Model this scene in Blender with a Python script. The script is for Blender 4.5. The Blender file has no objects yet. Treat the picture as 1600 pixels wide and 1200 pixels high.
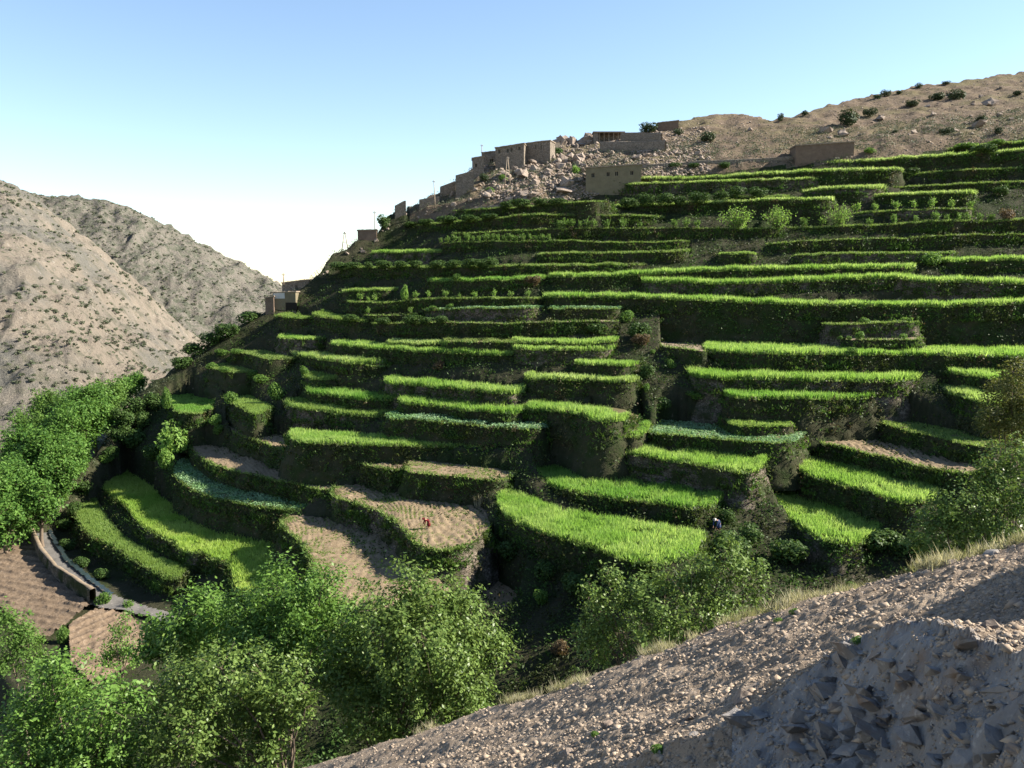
import bpy, bmesh, math, random
import numpy as np
from mathutils import Vector, Matrix, noise as mnoise

# ------------------------------------------------------------------ camera, sky, sun, exposure
random.seed(7)
RNG = np.random.default_rng(11)
SC = bpy.context.scene
COL = SC.collection
F = 1386.0                      # focal length in photo pixels (1600 wide)
HORIZON = 440.0
PITCH = math.atan((HORIZON - 600.0) / F)
cam_d = bpy.data.cameras.new('camera')
cam = bpy.data.objects.new('camera', cam_d)
COL.objects.link(cam)
cam.location = (0, 0, 0)
cam.rotation_euler = (math.pi / 2 + PITCH, 0, 0)
cam_d.sensor_width = 36.0
cam_d.lens = 36.0 * F / 1600.0
cam_d.clip_start = 0.1
cam_d.clip_end = 20000
SC.camera = cam

SUN_AZ = math.radians(85.0)     # clockwise from the view direction (+Y)
SUN_EL = math.radians(34.0)
world = bpy.data.worlds.new('World')
SC.world = world
world.use_nodes = True
wn = world.node_tree.nodes
wl = world.node_tree.links
sky = wn.new('ShaderNodeTexSky')
sky.sky_type = 'NISHITA'
sky.sun_disc = False
sky.sun_elevation = SUN_EL
sky.sun_rotation = SUN_AZ
sky.altitude = 1200
sky.air_density = 1.1
sky.dust_density = 0.3
sky.ozone_density = 1.2
wn['Background'].inputs['Strength'].default_value = 0.068
wl.new(sky.outputs['Color'], wn['Background'].inputs['Color'])

sun_d = bpy.data.lights.new('sun', 'SUN')
sun_d.energy = 5.0
sun_d.angle = math.radians(0.5)
sun_d.color = (1.0, 0.93, 0.80)
sun = bpy.data.objects.new('sun', sun_d)
COL.objects.link(sun)
SUN_DIR = Vector((math.cos(SUN_EL) * math.sin(SUN_AZ), math.cos(SUN_EL) * math.cos(SUN_AZ), math.sin(SUN_EL)))
sun.rotation_euler = SUN_DIR.to_track_quat('Z', 'Y').to_euler()

SC.view_settings.view_transform = 'Standard'
SC.view_settings.look = 'None'
SC.view_settings.gamma = 1.0
SC.view_settings.exposure = 1.78
SC.view_settings.use_curve_mapping = False
try:
    SC.cycles.max_bounces = 6
    SC.cycles.diffuse_bounces = 3
    SC.cycles.transmission_bounces = 4
    SC.cycles.transparent_max_bounces = 4
    SC.cycles.volume_bounces = 0
    SC.cycles.use_denoising = True
except Exception:
    pass

# ------------------------------------------------------------------ small maths helpers
def ray(px, py):
    """photo pixel -> (X/Y, Z/Y) of the line of sight from the camera."""
    px = np.asarray(px, float); py = np.asarray(py, float)
    x = (px - 800.0) / F; yu = (600.0 - py) / F
    cp, sp = math.cos(PITCH), math.sin(PITCH)
    yd = cp - sp * yu
    zd = sp + cp * yu
    return x / yd, zd / yd

def sstep(a, b, x):
    t = np.clip((np.asarray(x, float) - a) / (b - a), 0, 1)
    return t * t * (3 - 2 * t)

_P = RNG.permutation(4096).astype(np.int64)
_ANG = RNG.uniform(0, 2 * math.pi, 4096)
_GX, _GY = np.cos(_ANG), np.sin(_ANG)
def perlin(x, y, seed=0):
    x = np.asarray(x, float) + seed * 17.31; y = np.asarray(y, float) + seed * 9.77
    xi = np.floor(x).astype(np.int64); yi = np.floor(y).astype(np.int64)
    xf = x - xi; yf = y - yi
    u = xf * xf * xf * (xf * (xf * 6 - 15) + 10); v = yf * yf * yf * (yf * (yf * 6 - 15) + 10)
    def g(ix, iy, dx, dy):
        h = _P[(_P[ix & 4095] + iy) & 4095]
        return _GX[h] * dx + _GY[h] * dy
    n00 = g(xi, yi, xf, yf); n10 = g(xi + 1, yi, xf - 1, yf)
    n01 = g(xi, yi + 1, xf, yf - 1); n11 = g(xi + 1, yi + 1, xf - 1, yf - 1)
    return ((n00 * (1 - u) + n10 * u) * (1 - v) + (n01 * (1 - u) + n11 * u) * v) * 1.41

def fbm(x, y, oct=4, seed=0, gain=0.5):
    s = 0; a = 1.0; f = 1.0
    for o in range(oct):
        s = s + a * perlin(np.asarray(x) * f, np.asarray(y) * f, seed + o * 3)
        a *= gain; f *= 2.03
    return s

def ridged(x, y, oct=4, seed=0, gain=0.5):
    s = 0; a = 1.0; f = 1.0
    for o in range(oct):
        s = s + a * (1 - 2 * np.abs(perlin(np.asarray(x) * f, np.asarray(y) * f, seed + o * 5)))
        a *= gain; f *= 2.1
    return s

# ------------------------------------------------------------------ mesh helpers
def mesh_arrays(name, verts, faces, mat=None, smooth=False):
    """faces: (n,3) or (n,4) int array, or a list of such arrays."""
    me = bpy.data.meshes.new(name)
    verts = np.asarray(verts, np.float32).reshape(-1, 3)
    fl = faces if isinstance(faces, list) else [faces]
    fl = [np.asarray(f, np.int32) for f in fl if len(f)]
    nl = sum(f.size for f in fl); nf = sum(len(f) for f in fl)
    me.vertices.add(len(verts)); me.vertices.foreach_set('co', verts.ravel())
    me.loops.add(nl); me.polygons.add(nf)
    me.loops.foreach_set('vertex_index', np.concatenate([f.ravel() for f in fl]))
    tot = np.concatenate([np.full(len(f), f.shape[1], np.int32) for f in fl])
    start = np.concatenate([[0], np.cumsum(tot)[:-1]]).astype(np.int32)
    me.polygons.foreach_set('loop_start', start)
    try:
        me.polygons.foreach_set('loop_total', tot)
    except Exception:
        pass
    if smooth:
        me.polygons.foreach_set('use_smooth', np.ones(nf, bool))
    me.update(calc_edges=True)
    if mat is not None:
        me.materials.append(mat)
    return me

def grid_faces(nr, nc):
    i = np.arange(nr - 1)[:, None] * nc + np.arange(nc - 1)[None, :]
    i = i.ravel()
    return np.stack([i, i + 1, i + nc + 1, i + nc], 1)

def link(name, me, parent=None, loc=None, label=None, cat=None, group=None, kind=None):
    o = bpy.data.objects.new(name, me)
    COL.objects.link(o)
    if loc is not None:
        o.location = loc
    if parent is not None:
        o.parent = parent
    tag(o, label, cat, group, kind)
    return o

def tag(o, label=None, cat=None, group=None, kind=None):
    if label: o['label'] = label
    if cat: o['category'] = cat
    if group: o['group'] = group
    if kind: o['kind'] = kind
    return o

def empty(name, loc, label, cat, group=None):
    o = bpy.data.objects.new(name, None)
    o.empty_display_size = 0.3
    COL.objects.link(o)
    o.location = loc
    return tag(o, label, cat, group)

class MB:
    """collects simple solids into one mesh."""
    def __init__(s): s.v = []; s.f = []
    def add(s, vs, fs):
        b = len(s.v); s.v += [tuple(p) for p in vs]; s.f += [tuple(b + i for i in f) for f in fs]
    def box(s, x0, x1, y0, y1, z0, z1):
        s.add([(x0, y0, z0), (x1, y0, z0), (x1, y1, z0), (x0, y1, z0), (x0, y0, z1), (x1, y0, z1), (x1, y1, z1), (x0, y1, z1)],
              [(3, 2, 1, 0), (4, 5, 6, 7), (0, 1, 5, 4), (1, 2, 6, 5), (2, 3, 7, 6), (3, 0, 4, 7)])
    def quad(s, a, b, c, d): s.add([a, b, c, d], [(0, 1, 2, 3)])
    def tube(s, p, q, r0, r1, n=7, cap=True):
        p = Vector(p); q = Vector(q); d = q - p
        if d.length < 1e-5: return
        d.normalize()
        a = d.orthogonal().normalized(); b = d.cross(a)
        vs = []
        for c, r in ((p, r0), (q, r1)):
            for k in range(n):
                t = 2 * math.pi * k / n
                vs.append(c + a * (r * math.cos(t)) + b * (r * math.sin(t)))
        fs = [(k, (k + 1) % n, n + (k + 1) % n, n + k) for k in range(n)]
        if cap: fs += [tuple(range(n, 2 * n)), tuple(range(n - 1, -1, -1))]
        s.add(vs, fs)
    def mesh(s, name, mat, smooth=False):
        me = bpy.data.meshes.new(name); me.from_pydata(s.v, [], s.f)
        if smooth:
            me.polygons.foreach_set('use_smooth', np.ones(len(me.polygons), bool))
        me.update()
        if mat: me.materials.append(mat)
        return me

# ------------------------------------------------------------------ materials
def new_mat(name):
    m = bpy.data.materials.new(name); m.use_nodes = True
    nt = m.node_tree
    for n in list(nt.nodes): nt.nodes.remove(n)
    out = nt.nodes.new('ShaderNodeOutputMaterial')
    return m, nt, out

def _noise(nt, vec, scale, detail=6, rough=0.55):
    n = nt.nodes.new('ShaderNodeTexNoise'); n.inputs['Scale'].default_value = scale
    n.inputs['Detail'].default_value = detail; n.inputs['Roughness'].default_value = rough
    nt.links.new(vec, n.inputs['Vector']); return n.outputs['Fac']

def _ramp(nt, fac, stops):
    r = nt.nodes.new('ShaderNodeValToRGB')
    e = r.color_ramp.elements
    e[0].position, e[0].color = stops[0][0], (*stops[0][1], 1)
    e[1].position, e[1].color = stops[-1][0], (*stops[-1][1], 1)
    for p, c in stops[1:-1]:
        x = e.new(p); x.color = (*c, 1)
    nt.links.new(fac, r.inputs['Fac']); return r.outputs['Color']

def _mix(nt, fac, a, b, mode='MIX'):
    m = nt.nodes.new('ShaderNodeMix'); m.data_type = 'RGBA'; m.blend_type = mode
    for sock, v in ((m.inputs[0], fac), (m.inputs[6], a), (m.inputs[7], b)):
        if isinstance(v, (int, float)): sock.default_value = v
        elif isinstance(v, tuple): sock.default_value = (*v, 1)
        else: nt.links.new(v, sock)
    return m.outputs[2]

def _mathn(nt, op, a, b=None, clamp=False):
    m = nt.nodes.new('ShaderNodeMath'); m.operation = op; m.use_clamp = clamp
    for i, v in enumerate((a, b)):
        if v is None: continue
        if isinstance(v, (int, float)): m.inputs[i].default_value = v
        else: nt.links.new(v, m.inputs[i])
    return m.outputs[0]

def leaf_mat(name, c1, c2, trans=0.4, c3=None, patch=0.12, rough=0.55, tcol=1.5):
    m, nt, out = new_mat(name)
    geo = nt.nodes.new('ShaderNodeNewGeometry')
    col = _mix(nt, geo.outputs['Random Per Island'], c1, c2)
    if c3 is not None:
        n = _noise(nt, geo.outputs['Position'], patch, 3)
        f = _ramp(nt, n, [(0.42, (0, 0, 0)), (0.62, (1, 1, 1))])
        col = _mix(nt, f, col, c3)
    p = nt.nodes.new('ShaderNodeBsdfPrincipled')
    p.inputs['Roughness'].default_value = rough
    p.inputs['Specular IOR Level'].default_value = 0.12
    nt.links.new(col, p.inputs['Base Color'])
    t = nt.nodes.new('ShaderNodeBsdfTranslucent')
    tc = _mix(nt, 1.0, col, (tcol, tcol * 1.0, tcol * 0.7), 'MULTIPLY')
    nt.links.new(tc, t.inputs['Color'])
    mx = nt.nodes.new('ShaderNodeMixShader'); mx.inputs[0].default_value = trans
    nt.links.new(p.outputs[0], mx.inputs[1]); nt.links.new(t.outputs[0], mx.inputs[2])
    nt.links.new(mx.outputs[0], out.inputs['Surface'])
    return m

def ground_mat(name, layers, bump=0.3, bscale=6.0, rough=0.95, bdist=0.1):
    """layers: list of (scale, lo, hi, colour); the first is the base pair (scale, colour, colour)."""
    m, nt, out = new_mat(name)
    geo = nt.nodes.new('ShaderNodeNewGeometry'); pos = geo.outputs['Position']
    s, ca, cb = layers[0]
    col = _mix(nt, _ramp(nt, _noise(nt, pos, s, 8, 0.65), [(0.3, (0, 0, 0)), (0.7, (1, 1, 1))]), ca, cb)
    for s, lo, hi, c in layers[1:]:
        f = _ramp(nt, _noise(nt, pos, s, 7, 0.62), [(lo, (0, 0, 0)), (hi, (1, 1, 1))])
        col = _mix(nt, f, col, c)
    p = nt.nodes.new('ShaderNodeBsdfPrincipled'); p.inputs['Roughness'].default_value = rough
    p.inputs['Specular IOR Level'].default_value = 0.068
    nt.links.new(col, p.inputs['Base Color'])
    if bump:
        b = nt.nodes.new('ShaderNodeBump'); b.inputs['Strength'].default_value = bump; b.inputs['Distance'].default_value = bdist
        nt.links.new(_noise(nt, pos, bscale, 10, 0.7), b.inputs['Height'])
        nt.links.new(b.outputs[0], p.inputs['Normal'])
    nt.links.new(p.outputs[0], out.inputs['Surface'])
    return m

def stone_mat(name, c1, c2, scale=2.5, mortar=(0.06, 0.05, 0.04), moss=None, stretch=1.7):
    """coursed rubble: cell colours from a Voronoi texture with darker joints, over real geometry."""
    m, nt, out = new_mat(name)
    geo = nt.nodes.new('ShaderNodeNewGeometry'); pos = geo.outputs['Position']
    mp = nt.nodes.new('ShaderNodeMapping'); mp.inputs['Scale'].default_value = (1, 1, stretch)
    nt.links.new(pos, mp.inputs['Vector'])
    v = nt.nodes.new('ShaderNodeTexVoronoi'); v.inputs['Scale'].default_value = scale
    nt.links.new(mp.outputs[0], v.inputs['Vector'])
    e = nt.nodes.new('ShaderNodeTexVoronoi'); e.feature = 'DISTANCE_TO_EDGE'; e.inputs['Scale'].default_value = scale
    nt.links.new(mp.outputs[0], e.inputs['Vector'])
    sep = nt.nodes.new('ShaderNodeSeparateColor'); nt.links.new(v.outputs['Color'], sep.inputs[0])
    col = _mix(nt, sep.outputs[0], c1, c2)
    j = _ramp(nt, e.outputs['Distance'], [(0.0, (0, 0, 0)), (0.09, (1, 1, 1))])
    col = _mix(nt, j, mortar, col)
    if moss:
        f = _ramp(nt, _noise(nt, pos, 0.35, 6, 0.6), [(0.45, (0, 0, 0)), (0.6, (1, 1, 1))])
        col = _mix(nt, f, col, moss)
    p = nt.nodes.new('ShaderNodeBsdfPrincipled'); p.inputs['Roughness'].default_value = 0.95
    p.inputs['Specular IOR Level'].default_value = 0.068
    nt.links.new(col, p.inputs['Base Color'])
    b = nt.nodes.new('ShaderNodeBump'); b.inputs['Strength'].default_value = 0.8; b.inputs['Distance'].default_value = 0.068
    nt.links.new(j, b.inputs['Height']); nt.links.new(b.outputs[0], p.inputs['Normal'])
    nt.links.new(p.outputs[0], out.inputs['Surface'])
    return m

def plain_mat(name, c, rough=0.8, var=0.25, scale=4.0):
    return ground_mat(name, [(scale, tuple(x * (1 - var) for x in c), tuple(min(1, x * (1 + var)) for x in c))], 0.15, scale * 3, rough, 0.03)

M = {}
M['wheat'] = leaf_mat('barley', (0.13, 0.23, 0.045), (0.32, 0.415, 0.145), 0.5, (0.155, 0.27, 0.055), 0.16)
M['wheat_pale'] = leaf_mat('pale_green_barley', (0.17, 0.25, 0.065), (0.37, 0.44, 0.20), 0.5, (0.20, 0.29, 0.08), 0.16)  # paler green, for the upper strips and some others
M['wheat_deep'] = leaf_mat('deep_green_barley', (0.095, 0.20, 0.035), (0.26, 0.37, 0.11), 0.48, (0.12, 0.24, 0.045), 0.2)
M['wheat_yellow'] = leaf_mat('pale_barley', (0.21, 0.30, 0.06), (0.38, 0.46, 0.14), 0.5, (0.20, 0.31, 0.06), 0.1)
M['grass'] = leaf_mat('short_grass', (0.10, 0.18, 0.04), (0.23, 0.31, 0.10), 0.5, (0.15, 0.22, 0.055), 0.2)
M['leafy'] = leaf_mat('bean_leaves', (0.12, 0.21, 0.10), (0.27, 0.38, 0.23), 0.35, (0.14, 0.25, 0.10), 0.2, tcol=1.2)
M['sparse'] = leaf_mat('sparse_seedlings', (0.10, 0.16, 0.04), (0.20, 0.24, 0.08), 0.35)
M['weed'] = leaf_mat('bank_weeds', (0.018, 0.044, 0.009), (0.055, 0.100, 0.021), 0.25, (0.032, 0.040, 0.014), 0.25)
M['weed_lit'] = leaf_mat('bank_grass_lit', (0.09, 0.16, 0.035), (0.22, 0.28, 0.09), 0.35)  # sunlit look of the terrace lips put into this lighter green
M['bank_brown'] = leaf_mat('bank_dry_weeds', (0.050, 0.036, 0.020), (0.11, 0.080, 0.042), 0.25, (0.075, 0.075, 0.030), 0.3)
M['bank_olive'] = leaf_mat('bank_olive_weeds', (0.045, 0.060, 0.018), (0.11, 0.125, 0.040), 0.28, (0.05, 0.05, 0.02), 0.3)
M['bank_green'] = leaf_mat('bank_green_grass', (0.040, 0.090, 0.015), (0.11, 0.19, 0.038), 0.35, (0.06, 0.085, 0.022), 0.25)
M['bush_dark'] = leaf_mat('dark_shrub_leaves', (0.028, 0.058, 0.014), (0.060, 0.100, 0.025), 0.25)
M['bush_green'] = leaf_mat('green_shrub_leaves', (0.06, 0.12, 0.025), (0.12, 0.20, 0.045), 0.4)
M['bush_olive'] = leaf_mat('olive_tree_leaves', (0.05, 0.062, 0.016), (0.12, 0.125, 0.035), 0.28)
M['bush_bright'] = leaf_mat('bright_sapling_leaves', (0.10, 0.19, 0.035), (0.19, 0.29, 0.075), 0.45)
M['bush_brown'] = leaf_mat('dry_shrub_leaves', (0.075, 0.052, 0.030), (0.14, 0.10, 0.055), 0.3)
M['juniper'] = leaf_mat('pale_juniper_leaves', (0.055, 0.068, 0.040), (0.095, 0.108, 0.065), 0.15)  # distance haze on the far shrubs put into this paler colour
M['juniper_dark'] = leaf_mat('dark_juniper_leaves', (0.020, 0.036, 0.014), (0.050, 0.070, 0.030), 0.15)
M['walnut'] = leaf_mat('walnut_leaves', (0.062, 0.108, 0.024), (0.135, 0.190, 0.050), 0.26, rough=0.38, tcol=1.6)
M['walnut_fresh'] = leaf_mat('fresh_walnut_leaves', (0.060, 0.125, 0.022), (0.120, 0.205, 0.043), 0.26, rough=0.42, tcol=1.6)
M['valley_leaf'] = leaf_mat('valley_tree_leaves', (0.040, 0.100, 0.018), (0.105, 0.19, 0.038), 0.30)
M['dry_grass'] = leaf_mat('dry_grass', (0.26, 0.235, 0.155), (0.42, 0.385, 0.28), 0.4, tcol=1.2)
M['ledge_grass'] = leaf_mat('ledge_grass', (0.13, 0.135, 0.06), (0.28, 0.265, 0.16), 0.4, tcol=1.2)
M['bark'] = plain_mat('bark', (0.13, 0.10, 0.075), 0.9, 0.4, 8)
M['hill'] = ground_mat('weedy_earth', [(0.5, (0.020, 0.025, 0.011), (0.042, 0.038, 0.024)), (0.09, 0.5, 0.62, (0.020, 0.029, 0.010)), (1.4, 0.62, 0.72, (0.11, 0.09, 0.07))], 0.7, 1.5, bdist=0.4)
M['bare'] = ground_mat('bare_hill_earth', [(0.35, (0.098, 0.072, 0.050), (0.150, 0.114, 0.082)), (0.08, 0.46, 0.62, (0.110, 0.092, 0.052)), (0.9, 0.55, 0.66, (0.058, 0.047, 0.034)), (2.2, 0.62, 0.72, (0.21, 0.17, 0.135))], 0.9, 1.2, bdist=0.5)
M['soil'] = ground_mat('tilled_soil', [(1.2, (0.130, 0.095, 0.058), (0.21, 0.160, 0.105)), (5.0, 0.58, 0.68, (0.29, 0.23, 0.155))], 0.6, 6, bdist=0.12)
M['soil_dark'] = ground_mat('crop_soil', [(1.0, (0.07, 0.065, 0.03), (0.12, 0.10, 0.05))], 0.4, 5)
M['ploughed'] = ground_mat('ploughed_brown_soil', [(1.2, (0.095, 0.068, 0.046), (0.16, 0.118, 0.083)), (4.0, 0.56, 0.68, (0.22, 0.172, 0.128))], 0.8, 5, bdist=0.15)
M['path'] = ground_mat('pale_trodden_earth', [(1.0, (0.14, 0.108, 0.075), (0.22, 0.172, 0.125))], 0.4, 5)
M['sand'] = ground_mat('stream_sand', [(0.6, (0.085, 0.080, 0.074), (0.14, 0.13, 0.12)), (3, 0.60, 0.68, (0.22, 0.20, 0.185))], 0.5, 5)
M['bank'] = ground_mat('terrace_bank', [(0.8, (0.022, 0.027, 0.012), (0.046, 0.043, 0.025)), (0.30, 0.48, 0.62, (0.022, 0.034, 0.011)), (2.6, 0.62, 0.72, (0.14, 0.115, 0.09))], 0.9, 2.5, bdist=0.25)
M['wallstone'] = stone_mat('dry_stone', (0.075, 0.060, 0.046), (0.15, 0.125, 0.098), 2.4, mortar=(0.02, 0.018, 0.014), moss=(0.028, 0.034, 0.014))
M['house'] = stone_mat('house_stone', (0.145, 0.122, 0.098), (0.26, 0.22, 0.178), 3.2, mortar=(0.075, 0.062, 0.05))
M['housemud'] = ground_mat('mud_render', [(1.0, (0.125, 0.108, 0.072), (0.17, 0.147, 0.10)), (4.0, 0.56, 0.7, (0.10, 0.086, 0.06))], 0.4, 5)
M['houseclay'] = ground_mat('brown_clay_block', [(1.0, (0.115, 0.083, 0.063), (0.16, 0.118, 0.09)), (5, 0.56, 0.68, (0.09, 0.064, 0.048))], 0.5, 5)
M['roof'] = ground_mat('earth_roof', [(1.2, (0.17, 0.135, 0.10), (0.25, 0.205, 0.16))], 0.5, 5)
M['white'] = plain_mat('whitewash', (0.40, 0.40, 0.39), 0.8, 0.08)
M['dark'] = plain_mat('interior_shade', (0.02, 0.018, 0.016), 0.9, 0.2)  # near-black colour stands in for the shade inside openings
M['wood'] = plain_mat('weathered_wood', (0.27, 0.215, 0.16), 0.85, 0.25)
M['frame'] = plain_mat('painted_frame', (0.22, 0.20, 0.16), 0.7, 0.2)
M['rock'] = ground_mat('pale_boulder_rock', [(0.9, (0.16, 0.122, 0.098), (0.29, 0.24, 0.20)), (3.0, 0.55, 0.66, (0.11, 0.085, 0.07)), (8, 0.60, 0.68, (0.38, 0.33, 0.28))], 0.7, 5, bdist=0.12)
M['schist'] = ground_mat('grey_schist', [(2.0, (0.14, 0.130, 0.125), (0.25, 0.23, 0.215)), (1.1, 0.54, 0.64, (0.17, 0.125, 0.095)), (12, 0.58, 0.68, (0.30, 0.28, 0.26))], 0.9, 14, bdist=0.03)
M['gravel_ground'] = ground_mat('gravelly_earth', [(1.3, (0.155, 0.118, 0.085), (0.24, 0.186, 0.138)), (0.5, 0.5, 0.62, (0.26, 0.205, 0.152)), (9, 0.54, 0.64, (0.32, 0.26, 0.21)), (30, 0.56, 0.64, (0.08, 0.067, 0.056))], 1.0, 26, bdist=0.03)
M['pebble'] = ground_mat('pebbles', [(3.0, (0.165, 0.127, 0.094), (0.36, 0.288, 0.222)), (0.9, 0.54, 0.66, (0.21, 0.180, 0.150))], 0.5, 30, bdist=0.01)
M['far'] = ground_mat('far_hill_earth', [(0.06, (0.148, 0.126, 0.102), (0.20, 0.170, 0.138)), (0.022, 0.46, 0.58, (0.118, 0.112, 0.098)), (0.25, 0.52, 0.64, (0.10, 0.095, 0.072)), (0.5, 0.60, 0.70, (0.27, 0.235, 0.205))], 1.0, 0.25, bdist=3.0)
M['far2'] = ground_mat('far_ridge_earth', [(0.05, (0.110, 0.100, 0.085), (0.148, 0.134, 0.114)), (0.2, 0.46, 0.60, (0.074, 0.078, 0.058)), (0.5, 0.60, 0.70, (0.20, 0.185, 0.165))], 1.0, 0.22, bdist=3.0)
M['plain'] = ground_mat('distant_plain', [(0.01, (0.26, 0.22, 0.16), (0.34, 0.29, 0.22))], 0)

# ------------------------------------------------------------------ shape of the land
SL, Y0 = 0.45, 158.0
def cfun(u): return 0.25 + 0.55 * (1 - sstep(-0.15, 0.10, u))
def ymod(u, v): return SL * Y0 / np.maximum(SL * (1 + cfun(u) * u) - v, 0.05)

def curve_uv(pts):
    p = np.array(pts, float); u, v = ray(p[:, 0], p[:, 1]); o = np.argsort(u); return u[o], v[o]

CREST = curve_uv([(-400, 900), (60, 815), (110, 760), (150, 712), (185, 660), (215, 618), (250, 590), (290, 562), (340, 530), (400, 494), (430, 474),
    (470, 447), (500, 425), (520, 398), (545, 388), (560, 376), (590, 364), (615, 332), (650, 322), (690, 300), (712, 284), (738, 268), (775, 256), (820, 240),
    (862, 228), (900, 222), (940, 216), (985, 212), (1030, 203), (1060, 193), (1085, 186), (1110, 181), (1160, 181), (1205, 190), (1240, 182), (1300, 166), (1370, 149), (1440, 137),
    (1500, 130), (1560, 120), (1600, 114), (1800, 96), (2400, 70)])
TOPL = curve_uv([(-400, 910), (60, 825), (110, 770), (150, 720), (185, 668), (215, 626), (250, 598), (290, 570), (340, 540), (400, 505), (430, 486),
    (470, 460), (520, 420), (560, 395), (600, 372), (650, 345), (690, 335), (760, 322), (830, 318), (905, 300), (960, 288), (1000, 276), (1050, 268), (1145, 258), (1240, 250),
    (1360, 246), (1420, 236), (1500, 224), (1600, 216), (1800, 196), (2400, 150)])

def hill_z(u, Y, sink=None):
    """height of the hillside skin at bearing u and distance Y."""
    vt = np.interp(u, *TOPL); vc = np.interp(u, *CREST)
    yt = ymod(u, vt); zt = vt * yt
    s2 = np.where(vc > 0.08, 0.33, 0.6)
    s2 = np.maximum(s2, vc + 0.1)
    yc = (zt - s2 * yt) / np.minimum(vc - s2, -0.05)
    yc = np.maximum(yc, yt)
    zc = vc * yc
    low = SL * (1 + cfun(u) * u) * Y - SL * Y0
    mid = zt + s2 * (Y - yt)
    back = zc - 0.22 * (Y - yc)
    z = np.where(Y < yt, low, np.where(Y < yc, mid, back))
    k = 1 - sstep(-2, 6, Y - yt)               # 1 on the terraced part, 0 above it
    return z, k, yt, yc

# near slope on which the photographer stands
def P3(px, py, Y):
    u, v = ray(px, py); return np.array([u * Y, Y, v * Y], float)
_A, _B, _C = P3(1600, 848, 13.5), P3(800, 1098, 22.5), P3(1600, 1205, 5.2)
PL = np.linalg.solve(np.array([[1, p[0], p[1]] for p in (_A, _B, _C)]), np.array([p[2] for p in (_A, _B, _C)]))   # a, b, c
_e = (_B - _A)[:2]; _e = _e / np.linalg.norm(_e)
EN = np.array([-_e[1], _e[0]]);
if EN[1] < 0: EN = -EN
def edge_t(X, Y): return (X - _A[0]) * EN[0] + (Y - _A[1]) * EN[1]
def near_plane(X, Y): return PL[0] + PL[1] * X + PL[2] * Y
def near_z(X, Y):
    t = edge_t(X, Y)
    bul = 0.20 * np.exp(-((X - 4.0) / 3.0) ** 2)
    tt = np.maximum(t + 0.6, 0)
    return near_plane(X, Y) + bul - np.where(tt < 1.6, 0.25 * tt * tt, 0.64 + 0.8 * (tt - 1.6))

FLOOR = -39.5

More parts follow.
